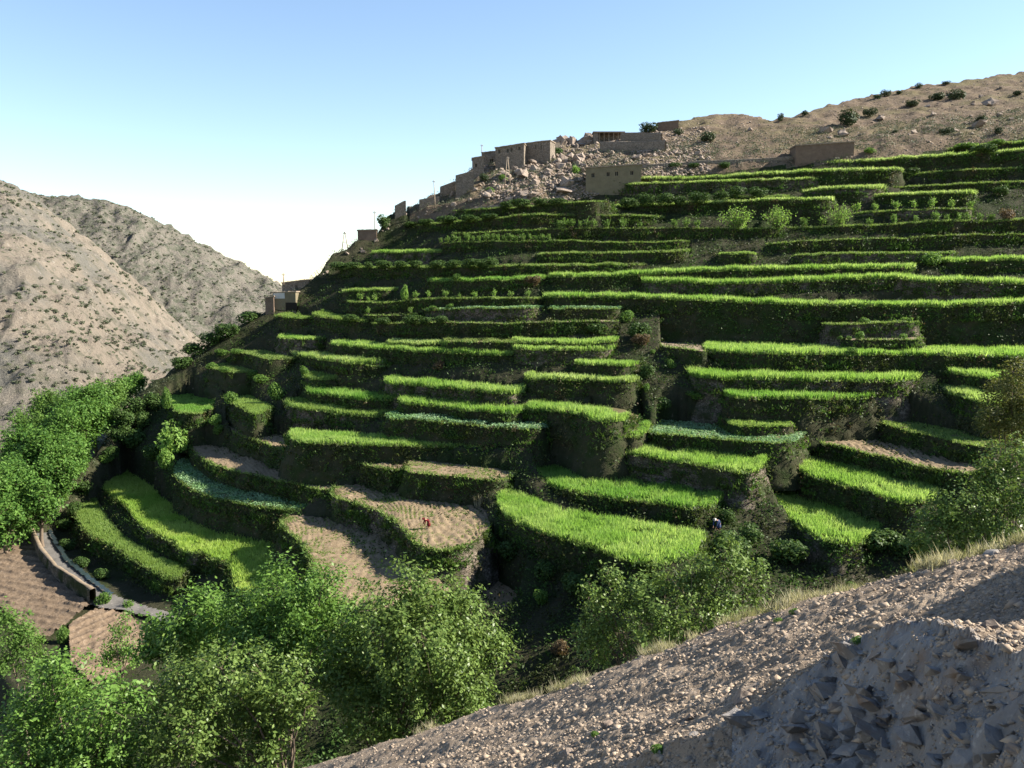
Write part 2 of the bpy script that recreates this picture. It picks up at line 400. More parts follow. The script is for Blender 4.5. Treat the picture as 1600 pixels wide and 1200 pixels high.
# ------------------------------------------------------------------ the terrace plots, traced along their lips
# kind, lip points (photo px), back points or None, crop height, wall height, label
PLOTS = [
 ('wheat', [(572,396),(610,396),(645,395),(675,394)], None, .9, 4, 'short lit barley strip high on the left shoulder above a dark hedge'),
 ('weedy', [(607,357),(680,350),(760,344),(830,335),(900,338),(1000,337),(1042,341)], None, .6, 4, 'weedy terrace above the line of round saplings, left of the bright willows'),
 ('weedy', [(700,331),(745,328),(800,325),(870,319),(930,314)], None, .5, 3.5, 'thin weedy terrace at the foot of the boulder slope'),
 ('wheat', [(880,329),(940,325),(1015,322),(1115,318),(1200,314),(1250,312),(1305,311)], None, .8, 4, 'long barley strip second below the house with four windows'),
 ('wheat', [(1310,311),(1390,306),(1450,304),(1527,301)], None, .9, 4, 'light barley strip above the upper row of round saplings'),
 ('wheat', [(880,306),(905,297),(950,291),(1000,288),(1100,285),(1200,282),(1265,280),(1293,282)], None, .7, 5, 'grassy terrace directly below the house with four windows, hung with dark bushes'),
 ('wheat', [(1000,280),(1100,280),(1200,273),(1300,268),(1415,266)], None, 1., 4, 'pale barley strip running right from the house with four windows'),
 ('wheat', [(1145,264),(1200,262),(1290,256),(1360,253),(1420,248),(1500,243),(1540,240),(1600,236),(1680,230)], None, 1., 4, 'long pale barley strip below the windowless brown building'),
 ('grass', [(1385,243),(1460,237),(1530,229),(1600,223),(1680,216)], None, .8, 3.5, 'topmost green strip at the right, just under the bare slope'),
 ('weedy', [(1300,276),(1415,273),(1490,267),(1600,263),(1680,258)], None, .5, 4, 'dark weedy terrace near the top right without a lit crop'),
 ('wheat', [(1225,306),(1270,298),(1350,294),(1385,295)], None, 1., 4, 'short humped barley strip between dark weedy ends'),
 ('weedy', [(1385,295),(1450,291),(1520,287),(1600,285),(1680,282)], None, .6, 4, 'weedy strip running right from the short humped barley'),
 ('weedy', [(1125,311),(1180,309),(1225,306)], None, .6, 3, 'weedy strip running left from the short humped barley'),
 ('weedy', [(683,381),(760,378),(830,378),(870,376),(950,380),(1075,377)], None, .35, 4, 'terrace edged with the line of small round saplings'),
 ('path', [(700,366),(800,361),(870,358),(1000,357),(1110,357),(1225,358)], None, .3, 4, 'bare edged terrace where the bright willows stand'),
 ('weedy', [(1330,334),(1400,330),(1460,328),(1520,326)], None, .5, 3.5, 'terrace carrying the upper row of round saplings at the right'),
 ('weedy', [(1225,358),(1310,354),(1405,352),(1460,347),(1560,346),(1660,342)], None, .6, 4, 'weedy terrace below both rows of round saplings'),
 ('path', [(1200,381),(1280,376),(1370,373),(1430,373),(1450,369),(1590,367),(1680,365)], None, .35, 4.5, 'long bare earth ledge with a thin weedy edge at the right'),
 ('grass', [(1125,397),(1155,397),(1183,397)], None, .6, 3, 'tiny lit grass strip in the dark middle of the hill'),
 ('weedy', [(840,398),(900,396),(1000,396),(1080,392)], None, .6, 3.5, 'terrace of small leafy plants left of the tiny lit grass strip'),
 ('weedy', [(1245,400),(1350,395),(1420,397),(1500,395)], None, .5, 4, 'weedy earth ledge just above the long tall barley'),
 ('weedy', [(525,421),(620,417),(700,419),(800,417),(930,415),(1000,414)], None, .6, 4.5, 'terrace lined by a clipped dark hedge on the left shoulder'),
 ('wheat', [(660,441),(740,440),(800,438),(845,434)], None, .9, 4.5, 'patchy barley strip ending in brown bushes left of the long tall barley'),
 ('wheat', [(857,434),(930,433),(990,431),(1080,425),(1200,423),(1300,421),(1400,420),(1435,419)], None, 1.1, 4, 'uppermost of the three long tall barley strips across the middle'),
 ('wheat', [(1478,409),(1540,408),(1600,407),(1680,406)], None, 1., 5, 'barley strip right of the grey bush, at the edge of the picture'),
 ('wheat', [(1000,441),(1080,443),(1150,445),(1200,443),(1300,439),(1400,436),(1450,441),(1600,445),(1680,446)], None, 1.2, 5, 'middle one of the three long tall barley strips across the middle'),
 ('wheat', [(525,457),(560,455),(605,454)], None, .8, 3, 'small barley strip on the left shoulder above three saplings'),
 ('weedy', [(535,471),(600,475),(660,467),(760,467),(840,467)], None, .4, 4, 'terrace with a spaced row of young saplings along it'),
 ('wheat', [(848,466),(900,465),(978,466),(1050,469),(1120,472),(1200,475),(1300,479),(1400,480),(1500,480),(1600,475),(1680,472)], None, 1.1, 6, 'lowest of the three long tall barley strips across the middle'),
 ('path', [(562,493),(640,493),(655,486)], None, .2, 3.5, 'short bare soil ledge with two lone saplings'),
 ('leafy', [(655,486),(720,483),(800,482),(840,481)], None, .5, 4, 'terrace of green bean plants right of the short bare ledge'),
 ('leafy', [(855,483),(920,483),(970,483)], None, .6, 4, 'short bean terrace under the left end of the lowest tall barley'),
 ('grass', [(424,492),(450,497),(474,499)], None, .6, 3.5, 'small lit grass strip in front of the lowest village house'),
 ('grass', [(480,491),(520,499),(560,502),(572,505)], None, .7, 4, 'lit grass strip running right from the lowest village house'),
 ('path', [(572,506),(650,505),(700,504),(800,506),(880,503),(965,502)], None, .2, 5, 'long bare soil ledge above a bushy wall left of the hill fold'),
 ('wheat', [(436,529),(455,531),(478,532)], [(440,522),(460,525),(500,533)], .7, 3.5, 'small barley corner at the far left end of its level'),
 ('wheat', [(595,536),(640,538),(685,539)], None, .8, 3, 'barley strip left of the seedling bed'),
 ('sparse', [(687,534),(740,535),(800,536),(870,536)], None, .4, 3, 'low seedling bed between two barley strips'),
 ('wheat', [(800,536),(870,537),(920,537),(972,535)], None, .8, 3, 'barley strip ending at the dark hill fold'),
 ('wheat', [(508,538),(560,543),(620,548),(700,552),(802,556)], None, 1., 4.5, 'long barley strip with dry plants at its left end'),
 ('wheat', [(805,547),(880,548),(940,548),(972,544)], None, .9, 4.5, 'barley strip over a wall draped with green bushes'),
 ('wheat', [(445,550),(470,557),(520,565),(560,571)], None, 1., 3.5, 'barley strip ending at the stakes with pale shoots'),
 ('grass', [(558,572),(600,573),(622,569)], None, .3, 3, 'small weedy bed of stakes with pale shoots'),
 ('wheat', [(892,569),(930,570),(975,574)], None, .8, 4, 'short barley strip beside the dark hill fold'),
 ('grass', [(470,590),(500,594),(542,592)], None, .8, 3.5, 'short grass plot behind a bushy left end'),
 ('wheat', [(590,598),(650,603),(720,610),(800,617),(817,614)], None, 1.1, 4.5, 'thick barley plot below the red brown bush'),
 ('wheat', [(812,592),(880,594),(920,594),(985,599)], None, .9, 5, 'barley plot over a tangled bank left of the hill fold'),
 ('wheat', [(468,614),(510,618),(560,625),(612,629)], None, 1.1, 3.5, 'left half of a barley level cut by a small step'),
 ('wheat', [(612,630),(680,636),(740,643),(800,648)], None, 1., 4, 'right half of a barley level cut by a small step'),
 ('wheat', [(812,640),(860,642),(905,648),(935,660),(958,662)], None, 1.1, 4.5, 'domed barley plot above the round barley mound'),
 ('grass', [(437,628),(460,638),(500,643),(560,650),(592,653)], None, .9, 4.5, 'barley plot with a leafy bush at its left tip'),
 ('leafy', [(592,653),(660,658),(740,666),(800,671),(838,675)], None, .6, 4.5, 'long blue green bean terrace in the middle of the slope'),
 ('wheat', [(952,672),(970,682),(995,684),(1013,672)], [(962,662),(980,655),(1000,657),(1012,665)], .9, 3, 'small round mound of barley'),
 ('leafy', [(1010,677),(1080,682),(1150,689),(1232,695)], [(1030,659),(1100,662),(1200,670),(1260,674)], .2, 3, 'flat low bean bed right of the round barley mound'),
 ('wheat', [(452,690),(520,694),(600,697),(680,699),(760,703),(831,708)], [(456,674),(560,682),(700,690),(800,696),(834,700)], .8, 3.6, 'long even barley plot above the bare soil terraces'),
 ('wheat', [(907,694),(930,700),(980,710),(1050,721),(1120,733),(1172,741),(1196,728)], [(913,684),(945,676),(970,684),(1050,698),(1130,706),(1194,716)], .9, 4.5, 'upper of three stepped barley plots right of the hill fold'),
 ('soil', [(365,677),(415,692),(430,699),(480,708),(540,720),(600,733),(630,737)], [(355,663),(420,678),(500,694),(580,708),(632,722)], 0, 3.4, 'narrow bare soil terrace, upper of two long soil strips'),
 ('sparse', [(628,738),(680,741),(740,748),(775,753),(800,747)], [(640,722),(700,727),(770,735),(806,741)], .15, 3.2, 'low green seedling terrace at the right end of the upper soil strip'),
 ('soil', [(303,707),(330,724),(370,737),(420,748),(470,758),(520,770)], [(300,696),(340,698),(400,716),(450,736),(523,760)], 0, 3.2, 'bare soil terrace just above the blue green beans, lower of two strips'),
 ('leafy', [(268,730),(285,757),(330,778),(380,788),(430,796),(490,800)], [(290,716),(310,726),(350,746),(420,766),(470,780),(498,788)], .5, 4.0, 'curved bed of blue green beans at the left of the slope'),
 ('soilrows', [(519,776),(540,784),(570,789),(600,802),(625,820),(640,834),(655,852),(680,860),(720,858),(738,848)], [(522,764),(555,761),(600,763),(640,768),(690,775),(720,783),(745,792),(758,802),(762,815),(760,830)], .12, 4.0, 'lit bare plot with furrows where a person in red works'),
 ('soilrows', [(432,820),(455,832),(475,850),(487,872),(495,897),(515,935),(560,965)], [(446,811),(500,813),(560,826),(600,848),(635,875),(665,905),(690,930)], .12, 4.0, 'bare furrowed plot behind the big walnut crown'),
 ('wheat', [(826,737),(850,756),(880,767),(920,774),(1000,784),(1060,793),(1100,795),(1130,782)], [(834,722),(880,730),(930,741),(1000,752),(1060,759),(1110,768),(1132,776)], .9, 4.5, 'middle one of three stepped barley plots, with a gap near its right end'),
 ('wheat', [(775,790),(800,813),(840,831),(880,845),(920,853),(945,862),(970,876),(1010,882),(1080,878)], [(786,768),(820,780),(860,798),(920,812),(1000,820),(1060,830),(1100,842)], .9, 4.5, 'lowest and widest of three stepped barley plots, in front of the walnuts'),
 ('wheat', [(1220,722),(1250,739),(1300,755),(1350,766),(1400,784),(1455,789)], [(1230,705),(1290,708),(1340,729),(1400,748),(1420,754),(1464,772)], .9, 4.5, 'barley plot below the ploughed soil at the right'),
 ('wheat', [(1163,764),(1190,780),(1220,801),(1250,822),(1280,845),(1340,850),(1360,835)], [(1182,756),(1222,760),(1250,772),(1300,792),(1350,815),(1375,828)], .9, 4.5, 'half shaded barley plot lowest at the right'),
 ('soil', [(1266,688),(1330,702),(1390,716),(1440,728),(1500,741),(1545,738)], [(1280,670),(1330,668),(1400,682),(1450,702),(1560,726)], 0, 3.4, 'ploughed bare soil strip at the right below the shaded bank'),
 ('grass', [(1150,666),(1200,667),(1246,665)], None, .4, 3, 'thin lit grass ledge behind the flat bean bed'),
 ('weedy', [(1370,660),(1430,674),(1490,690),(1560,703)], [(1385,654),(1440,664),(1500,676),(1570,688)], .3, 3.4, 'narrow earth ledge behind the right hand trees'),
 ('wheat', [(1475,582),(1520,588),(1572,594)], [(1480,572),(1530,576),(1580,582)], .9, 3.5, 'small barley plot beside the tall dark tree at the right edge'),
 ('wheat', [(1065,584),(1100,593),(1200,594),(1300,596),(1380,598),(1447,594)], None, 1.2, 4.5, 'broad barley strip right of the hill fold above a clipped hedge'),
 ('wheat', [(1443,603),(1480,614),(1520,626),(1565,640)], [(1450,592),(1500,597),(1570,612)], 1., 5, 'barley plot sloping down towards the tall dark tree'),
 ('wheat', [(1135,622),(1200,624),(1300,624),(1383,622)], None, 1., 4, 'barley strip below the clipped hedge'),
 ('path', [(1032,541),(1070,545),(1105,549)], [(1030,529),(1070,532),(1110,535)], 0, 4, 'pale bare patch at the left end of the long barley'),
 ('wheat', [(1100,549),(1150,552),(1200,554),(1300,555),(1400,555),(1500,557),(1600,560),(1680,562)], [(1108,536),(1200,536),(1300,538),(1400,539),(1500,542),(1600,545),(1680,547)], 1., 4.5, 'long barley strip starting at a pale bare patch'),
 ('weedy', [(1295,508),(1370,505),(1445,504)], None, .3, 3, 'ragged weedy ledge with round bushes below the tall barley'),
 ('path', [(1330,532),(1390,531),(1450,531)], None, .1, 3, 'thin bare ledge just above the long barley with the pale patch'),
 ('wheat', [(268,608),(270,641),(290,647),(313,646),(332,640)], [(276,594),(292,596),(310,606),(326,620),(338,630)], .5, 4, 'square lit barley field on the far left spur'),
 ('grass', [(347,618),(362,630),(382,638),(402,652)], [(353,607),(372,612),(392,622),(424,638)], .6, 4, 'grass plot with a bushy edge behind the spur field'),
 ('grass', [(114,750),(115,780),(121,806),(134,832),(160,846),(185,858),(200,870),(240,892),(278,910)], [(126,732),(148,740),(146,765),(155,796),(178,826),(194,846),(220,862),(255,878),(290,898)], .6, 4, 'lowest curved green strip beside the stream bed'),
 ('wheat_yellow', [(156,745),(161,760),(180,778),(200,793),(212,813),(240,833),(275,849),(290,863),(310,866),(345,875),(360,884),(368,905),(371,935)], [(170,728),(182,726),(202,742),(232,760),(255,788),(290,802),(320,812),(370,822),(402,832),(432,850),(450,878),(456,905),(470,940)], .8, 4.5, 'big curved yellow green barley field at lower left'),
 ('weedy', [(355,553),(380,551),(400,556),(424,564)], None, .5, 3.5, 'weedy ledge on the far left spur, upper of two'),
 ('weedy', [(318,572),(340,577),(364,583)], None, .5, 3.5, 'weedy ledge on the far left spur, lower of two'),
 ('soil', [(700,925),(740,950),(790,962),(812,950)], [(690,895),(740,888),(790,905),(820,930)], 0, 3, 'shaded bare plot at the gully bottom behind the walnuts'),
]

def resample(pts, n):
    p = np.array(pts, float)
    if len(p) > 2:      # gentle corner rounding
        q = [p[0]]
        for i in range(len(p) - 1):
            q.append(p[i] * 0.75 + p[i + 1] * 0.25); q.append(p[i] * 0.25 + p[i + 1] * 0.75)
        q.append(p[-1]); p = np.array(q)
    d = np.r_[0, np.cumsum(np.linalg.norm(np.diff(p, axis=0), axis=1))]
    t = np.linspace(0, d[-1], n)
    return np.stack([np.interp(t, d, p[:, 0]), np.interp(t, d, p[:, 1])], 1)

LEVELS = {'a person in red works': -27.6, 'behind the big walnut crown': -30.5, 'lowest and widest of three': -26.3}   # bed heights read off the bank above
plots = []
for kind, lip, back, ch, H, label in PLOTS:
    L = np.linalg.norm(np.diff(np.array(lip, float), axis=0), axis=1).sum()
    fine = kind in ('soil', 'soilrows')
    n = max(8, int(L / (2.2 if fine else 5)))
    lp = resample(lip, n)
    sd = len(plots)
    lp[:, 1] += 0.9 * perlin(lp[:, 0] / 23.0, np.full(n, 3.3), sd) + 0.4 * perlin(lp[:, 0] / 8.0, np.full(n, 7.3), sd)
    u, v = ray(lp[:, 0], lp[:, 1])
    ym = ymod(u, v)
    zb = np.median(v * ym)
    for key, zk in LEVELS.items():
        if key in label: zb = zk
    w = float(sstep(0.045, 0.10, np.abs(v).mean()))
    yl = np.clip(zb / np.where(np.abs(v) < 0.02, 0.02 * np.sign(v + 1e-9), v), 0.80 * ym, 1.28 * ym)
    Y = ym * (1 - w) + yl * w
    slen = np.linspace(0, L * Y.mean() / F, n)
    Y = Y + 0.55 * perlin(slen / 7.0, np.full(n, 1.7), sd + 100) + 0.30 * perlin(slen / 2.6, np.full(n, 5.1), sd + 130)
    k = np.ones(5) / 5
    Yp = np.pad(Y, 2, 'edge'); Y = np.convolve(Yp, k, 'valid')
    front = np.stack([u * Y, Y, v * Y + 0.16 * perlin(slen / 3.0, np.full(n, 9.1), sd + 60)], 1)
    if back is not None:
        bp = resample(back, n); ub, vb = ray(bp[:, 0], bp[:, 1])
        Yb = front[:, 2] / vb
        Yb = np.clip(Yb, Y + 1.2, Y + 18)
        bk = np.stack([ub * Yb, Yb, front[:, 2]], 1)
        d = bk - front; d[:, 2] = 0
        ln = np.linalg.norm(d, axis=1, keepdims=True)
        bk = bk + d / np.maximum(ln, .1) * 1.2
    else:
        t = np.gradient(front[:, :2], axis=0)
        nrm = np.stack([-t[:, 1], t[:, 0]], 1); nrm /= np.linalg.norm(nrm, axis=1, keepdims=True) + 1e-9
        nrm *= np.sign(nrm[:, 1:2] + 1e-9)
        nrm = nrm * 0.35 + nrm.mean(0) * 0.65
        bk = front.copy(); bk[:, :2] += nrm * 8.0
    bk[:, 2] = front[:, 2] + 0.1
    sg = np.r_[0, np.cumsum(np.linalg.norm(np.diff(front[:, :2], axis=0), axis=1))]
    R = min(3.0, sg[-1] * .25)
    dend = np.minimum(sg, sg[-1] - sg); qd = np.clip(R - dend, 0, R)
    pull = R - np.sqrt(np.maximum(R * R - qd * qd, 0))
    dv = (bk - front)[:, :2]; dl = np.linalg.norm(dv, axis=1, keepdims=True)
    front[:, :2] += dv / np.maximum(dl, .1) * np.minimum(pull[:, None], dl * .5)
    plots.append(dict(kind=kind, label=label, front=front, back=bk, ch=ch, H=H, traced=back is not None))

LIPS = np.concatenate([p['front'] for p in plots])
_u = LIPS[:, 0] / LIPS[:, 1]
_hz = SL * (1 + cfun(_u) * _u) * LIPS[:, 1] - SL * Y0
LIPR = np.clip(LIPS[:, 2] - _hz, -8, 8)
SINK = 1.5

def land_base(X, Y):
    """terrain under everything beyond the near slope: hillside, valley floor, far bank."""
    X = np.asarray(X, float); Y = np.asarray(Y, float)
    u = X / Y
    z, k, yt, yc = hill_z(u, Y)
    shp = z.shape
    r = np.zeros(z.size); wsum = np.full(z.size, 0.02)
    xf, yf = X.ravel(), Y.ravel()
    sel = np.where((k.ravel() > 0.01))[0]
    for a in range(0, len(sel), 4000):
        s = sel[a:a + 4000]
        d2 = (xf[s, None] - LIPS[None, ::2, 0]) ** 2 + (yf[s, None] - LIPS[None, ::2, 1]) ** 2
        ww = np.exp(-d2 / (2 * 7.0 ** 2))
        r[s] = (ww * LIPR[None, ::2]).sum(1); wsum[s] += ww.sum(1)
    r = (r / wsum).reshape(shp)
    z = z + k * (r - SINK)
    nz = near_z(X, Y)
    # right-hand side of the gully: keep the near bank from swallowing the hill foot
    fl = FLOOR + 0.0 * X + 0.35 * fbm(X / 9, Y / 9, 3, 5)
    out = np.maximum(np.maximum(z, fl), nz)
    return out, k, z, nz, yt, yc

# ------------------------------------------------------------------ terrain sheets
us = np.concatenate([np.linspace(-1.3, -0.62, 40)[:-1], np.linspace(-0.62, 0.62, 520), np.linspace(0.62, 1.6, 50)[1:]])
Ys = [14.0]
while Ys[-1] < 340:
    Ys.append(Ys[-1] + 0.35 + 0.0042 * Ys[-1])
Ys = np.array(Ys)
UU, YY = np.meshgrid(us, Ys)
XX = UU * YY
ZZ, KK, HZ, NZ, YT, YC = land_base(XX, YY)
tt = edge_t(XX, YY)
ZZ = ZZ - 2.0 * (1 - sstep(1.5, 4.0, tt))
bare = 1 - KK
rough = fbm(XX / 5.0, YY / 5.0, 5, 2)
outc = np.exp(-((UU - ray(840, 270)[0]) / 0.055) ** 2)          # craggy village knoll
ZZ = ZZ + np.where(HZ > FLOOR, 0.35 * KK * rough + bare * (0.85 + 0.8 * outc) * (0.6 * rough + 0.6 * ridged(XX / 9, YY / 9, 4, 8)) * sstep(0, 6, YY - YT), 0.12 * rough)
for p in plots:          # cut every soil bed into the slope
    fr, bk = p['front'], p['back']
    d = bk - fr; w = np.linalg.norm(d[:, :2], axis=1).mean()
    lim = 1.0 if p['traced'] else min(1.0, 5.0 / w)
    ring = np.concatenate([fr[:, :2], (fr + d * lim)[::-1, :2]])
    x0, y0 = ring.min(0); x1, y1 = ring.max(0)
    m = (XX >= x0) & (XX <= x1) & (YY >= y0) & (YY <= y1)
    ii = np.where(m.ravel())[0]
    if not len(ii): continue
    px_, py_ = XX.ravel()[ii], YY.ravel()[ii]
    ins = np.zeros(len(ii), bool)
    for k in range(len(ring)):
        ax, ay = ring[k]; bx, by = ring[k - 1]
        c = ((ay > py_) != (by > py_))
        if abs(by - ay) > 1e-9:
            ins ^= c & (px_ < (bx - ax) * (py_ - ay) / (by - ay) + ax)
    jj = ii[ins & (py_ < YT.ravel()[ii] + 1.0)]
    zf = ZZ.ravel(); zf[jj] = np.minimum(zf[jj], fr[:, 2].mean() - 0.45); ZZ = zf.reshape(XX.shape)
V = np.stack([XX, YY, ZZ], -1).reshape(-1, 3)
Fq = grid_faces(*XX.shape)
fc = (UU.ravel()[Fq].mean(1) > ray(640, 300)[0]) & (bare.ravel()[Fq].mean(1) > 0.5) & (HZ.ravel()[Fq].mean(1) >= NZ.ravel()[Fq].mean(1))
me = mesh_arrays('hillside', V, Fq, M['hill'], True)
me.materials.append(M['bare'])
me.polygons.foreach_set('material_index', fc.astype(np.int32))
link('hillside', me, kind='structure')

ROWS_Y = Ys; COLS_U = us
def land(X, Y):
    """height of the built terrain sheet at a point (bilinear)."""
    X = np.atleast_1d(np.asarray(X, float)); Y = np.atleast_1d(np.asarray(Y, float))
    u = np.clip(X / Y, us[0], us[-1] - 1e-6); y = np.clip(Y, Ys[0], Ys[-1] - 1e-6)
    i = np.clip(np.searchsorted(us, u) - 1, 0, len(us) - 2); j = np.clip(np.searchsorted(Ys, y) - 1, 0, len(Ys) - 2)
    a = (u - us[i]) / (us[i + 1] - us[i]); b = (y - Ys[j]) / (Ys[j + 1] - Ys[j])
    return (ZZ[j, i] * (1 - a) + ZZ[j, i + 1] * a) * (1 - b) + (ZZ[j + 1, i] * (1 - a) + ZZ[j + 1, i + 1] * a) * b

def hit(px, py, y0=24.0, y1=335.0):
    """where the line of sight through a photo pixel meets the terrain sheet."""
    u, v = ray(px, py); u = float(u); v = float(v)
    yy = np.linspace(y0, y1, 2200)
    d = land(u * yy, yy) - v * yy
    i = np.where(d > 0)[0]
    if len(i) == 0:
        return None
    Y = yy[i[0]]
    return np.array([u * Y, Y, v * Y])

def hit_down(px, py):
    for k in range(60):
        h = hit(px, py + k)
        if h is not None:
            return h if k == 0 else np.array([h[0], h[1], float(ray(px, py)[1]) * h[1]])

# far ground out to the horizon
n = 40
ang = np.linspace(0, 2 * math.pi, 65)[:-1]
rr = np.array([0, 200, 500, 1000, 1600])
Vg = [(0, 0, -62)]
for r in rr[1:]:
    for a in ang: Vg.append((r * math.cos(a), r * math.sin(a), -62))
fg = [[(0, 1 + k, 1 + (k + 1) % 64) for k in range(64)]]
fq = []
for q in range(3):
    for k in range(64):
        fq.append((1 + q * 64 + k, 1 + (q + 1) * 64 + k, 1 + (q + 1) * 64 + (k + 1) % 64, 1 + q * 64 + (k + 1) % 64))
link('ground', mesh_arrays('ground', Vg, [np.array(fg[0]), np.array(fq)], M['plain']), kind='structure')

# ------------------------------------------------------------------ far hills across the valley
def far_hill(name, crest, yfoot, zfoot, ycrest, mat, seed, u0, u1, nu, nv, amp):
    cu, cv = curve_uv(crest)
    uu = np.linspace(u0, u1, nu)
    vc = np.interp(uu, cu, cv)
    t = np.concatenate([np.linspace(0, 1, nv), np.linspace(1, 1.6, nv // 4)[1:]])
    Tm, Um = np.meshgrid(t, uu, indexing='ij')
    VC = np.broadcast_to(vc, Tm.shape)
    yc = ycrest
    zc = VC * yc
    Y = yfoot + (yc - yfoot) * Tm
    prof = np.where(Tm <= 1, zfoot + (zc - zfoot) * (0.72 * Tm + 0.28 * (1 - (1 - np.minimum(Tm, 1)) ** 2)), zc - (Tm - 1) * 160)
    X = Um * Y
    gx = X + 14 * perlin(X / 60, Y / 60, seed)
    env = np.minimum(Tm * 4, 1) * np.where(Tm > 1, 1, 1 - 0.85 * sstep(0.9, 1.0, Tm))
    d = amp * env * (0.55 * ridged(gx / 46 + Y / 160, Y / 150, 5, seed, 0.55) + 0.45 * fbm(X / 22, Y / 22, 5, seed + 9, 0.6))
    d = d + env * 2.6 * ridged(X / 34 + .9 * perlin(X / 50, Y / 90, seed + 14), Y / 420, 3, seed + 15) + env * .8 * ridged(X / 9, Y / 26, 3, seed + 17)
    d = d + 0.25 * perlin(X / 5, Y / 5, seed + 4) * np.where(Tm > .95, 4, 1.5)
    Z = prof + d
    me = mesh_arrays(name, np.stack([X, Y, Z], -1).reshape(-1, 3), grid_faces(*X.shape), mat, True)
    link(name, me, kind='structure')
    return X, Y, Z, Tm

FH1 = far_hill('near_spur_hill', [(-700, 60), (-300, 190), (0, 292), (30, 305), (60, 325), (100, 352), (140, 385), (190, 432), (230, 465), (270, 500), (310, 532), (340, 556), (380, 600), (480, 700)],
               185, -52, 470, M['far'], 3, -0.85, -0.17, 340, 190, 4.0)
FH2 = far_hill('far_ridge', [(-700, 40), (-300, 180), (0, 286), (40, 300), (70, 308), (110, 312), (160, 312), (200, 325), (240, 345), (290, 372), (340, 398), (390, 424), (420, 438), (440, 450), (520, 470), (700, 480)],
               420, -70, 640, M['far2'], 6, -0.9, -0.02, 330, 120, 5.0)

# ------------------------------------------------------------------ scattering leaf geometry
def leaf_quads(C, N, size, aspect=0.55, rng=RNG, droop=None):
    """two-triangle leaves at C with normals N; returns verts, faces."""
    n = len(C)
    N = N / (np.linalg.norm(N, axis=1, keepdims=True) + 1e-9)
    r = rng.normal(size=(n, 3)); a = np.cross(N, r); a /= np.linalg.norm(a, axis=1, keepdims=True) + 1e-9
    b = np.cross(N, a)
    s = np.asarray(size).reshape(-1, 1) * np.ones((n, 1))
    p0 = C - a * s; p2 = C + a * s
    p1 = C + b * s * aspect - N * s * 0.15; p3 = C - b * s * aspect - N * s * 0.15
    V = np.stack([p0, p1, p2, p3], 1).reshape(-1, 3)
    Fq = np.arange(4 * n).reshape(-1, 4)
    return V, Fq

def blades(B, h, width, lean, rng=RNG, nb=3):
    """tufts of upright three-cornered blades at base points B."""
    n = len(B) * nb
    Bb = np.repeat(B, nb, 0); hh = np.repeat(h, nb) * rng.uniform(0.75, 1.15, n)
    an = rng.uniform(0, 2 * math.pi, n)
    off = rng.normal(scale=width * 0.9, size=(n, 2))
    wv = np.stack([np.cos(an), np.sin(an)], 1) * (width * rng.uniform(0.6, 1.3, n))[:, None]
    base = Bb.copy(); base[:, :2] += off
    l2 = rng.normal(scale=lean, size=(n, 2)) * hh[:, None]
    p0 = base.copy(); p0[:, :2] -= wv; p1 = base.copy(); p1[:, :2] += wv
    p2 = base.copy(); p2[:, :2] += l2; p2[:, 2] += hh
    return np.stack([p0, p1, p2], 1).reshape(-1, 3), np.arange(3 * n).reshape(-1, 3)

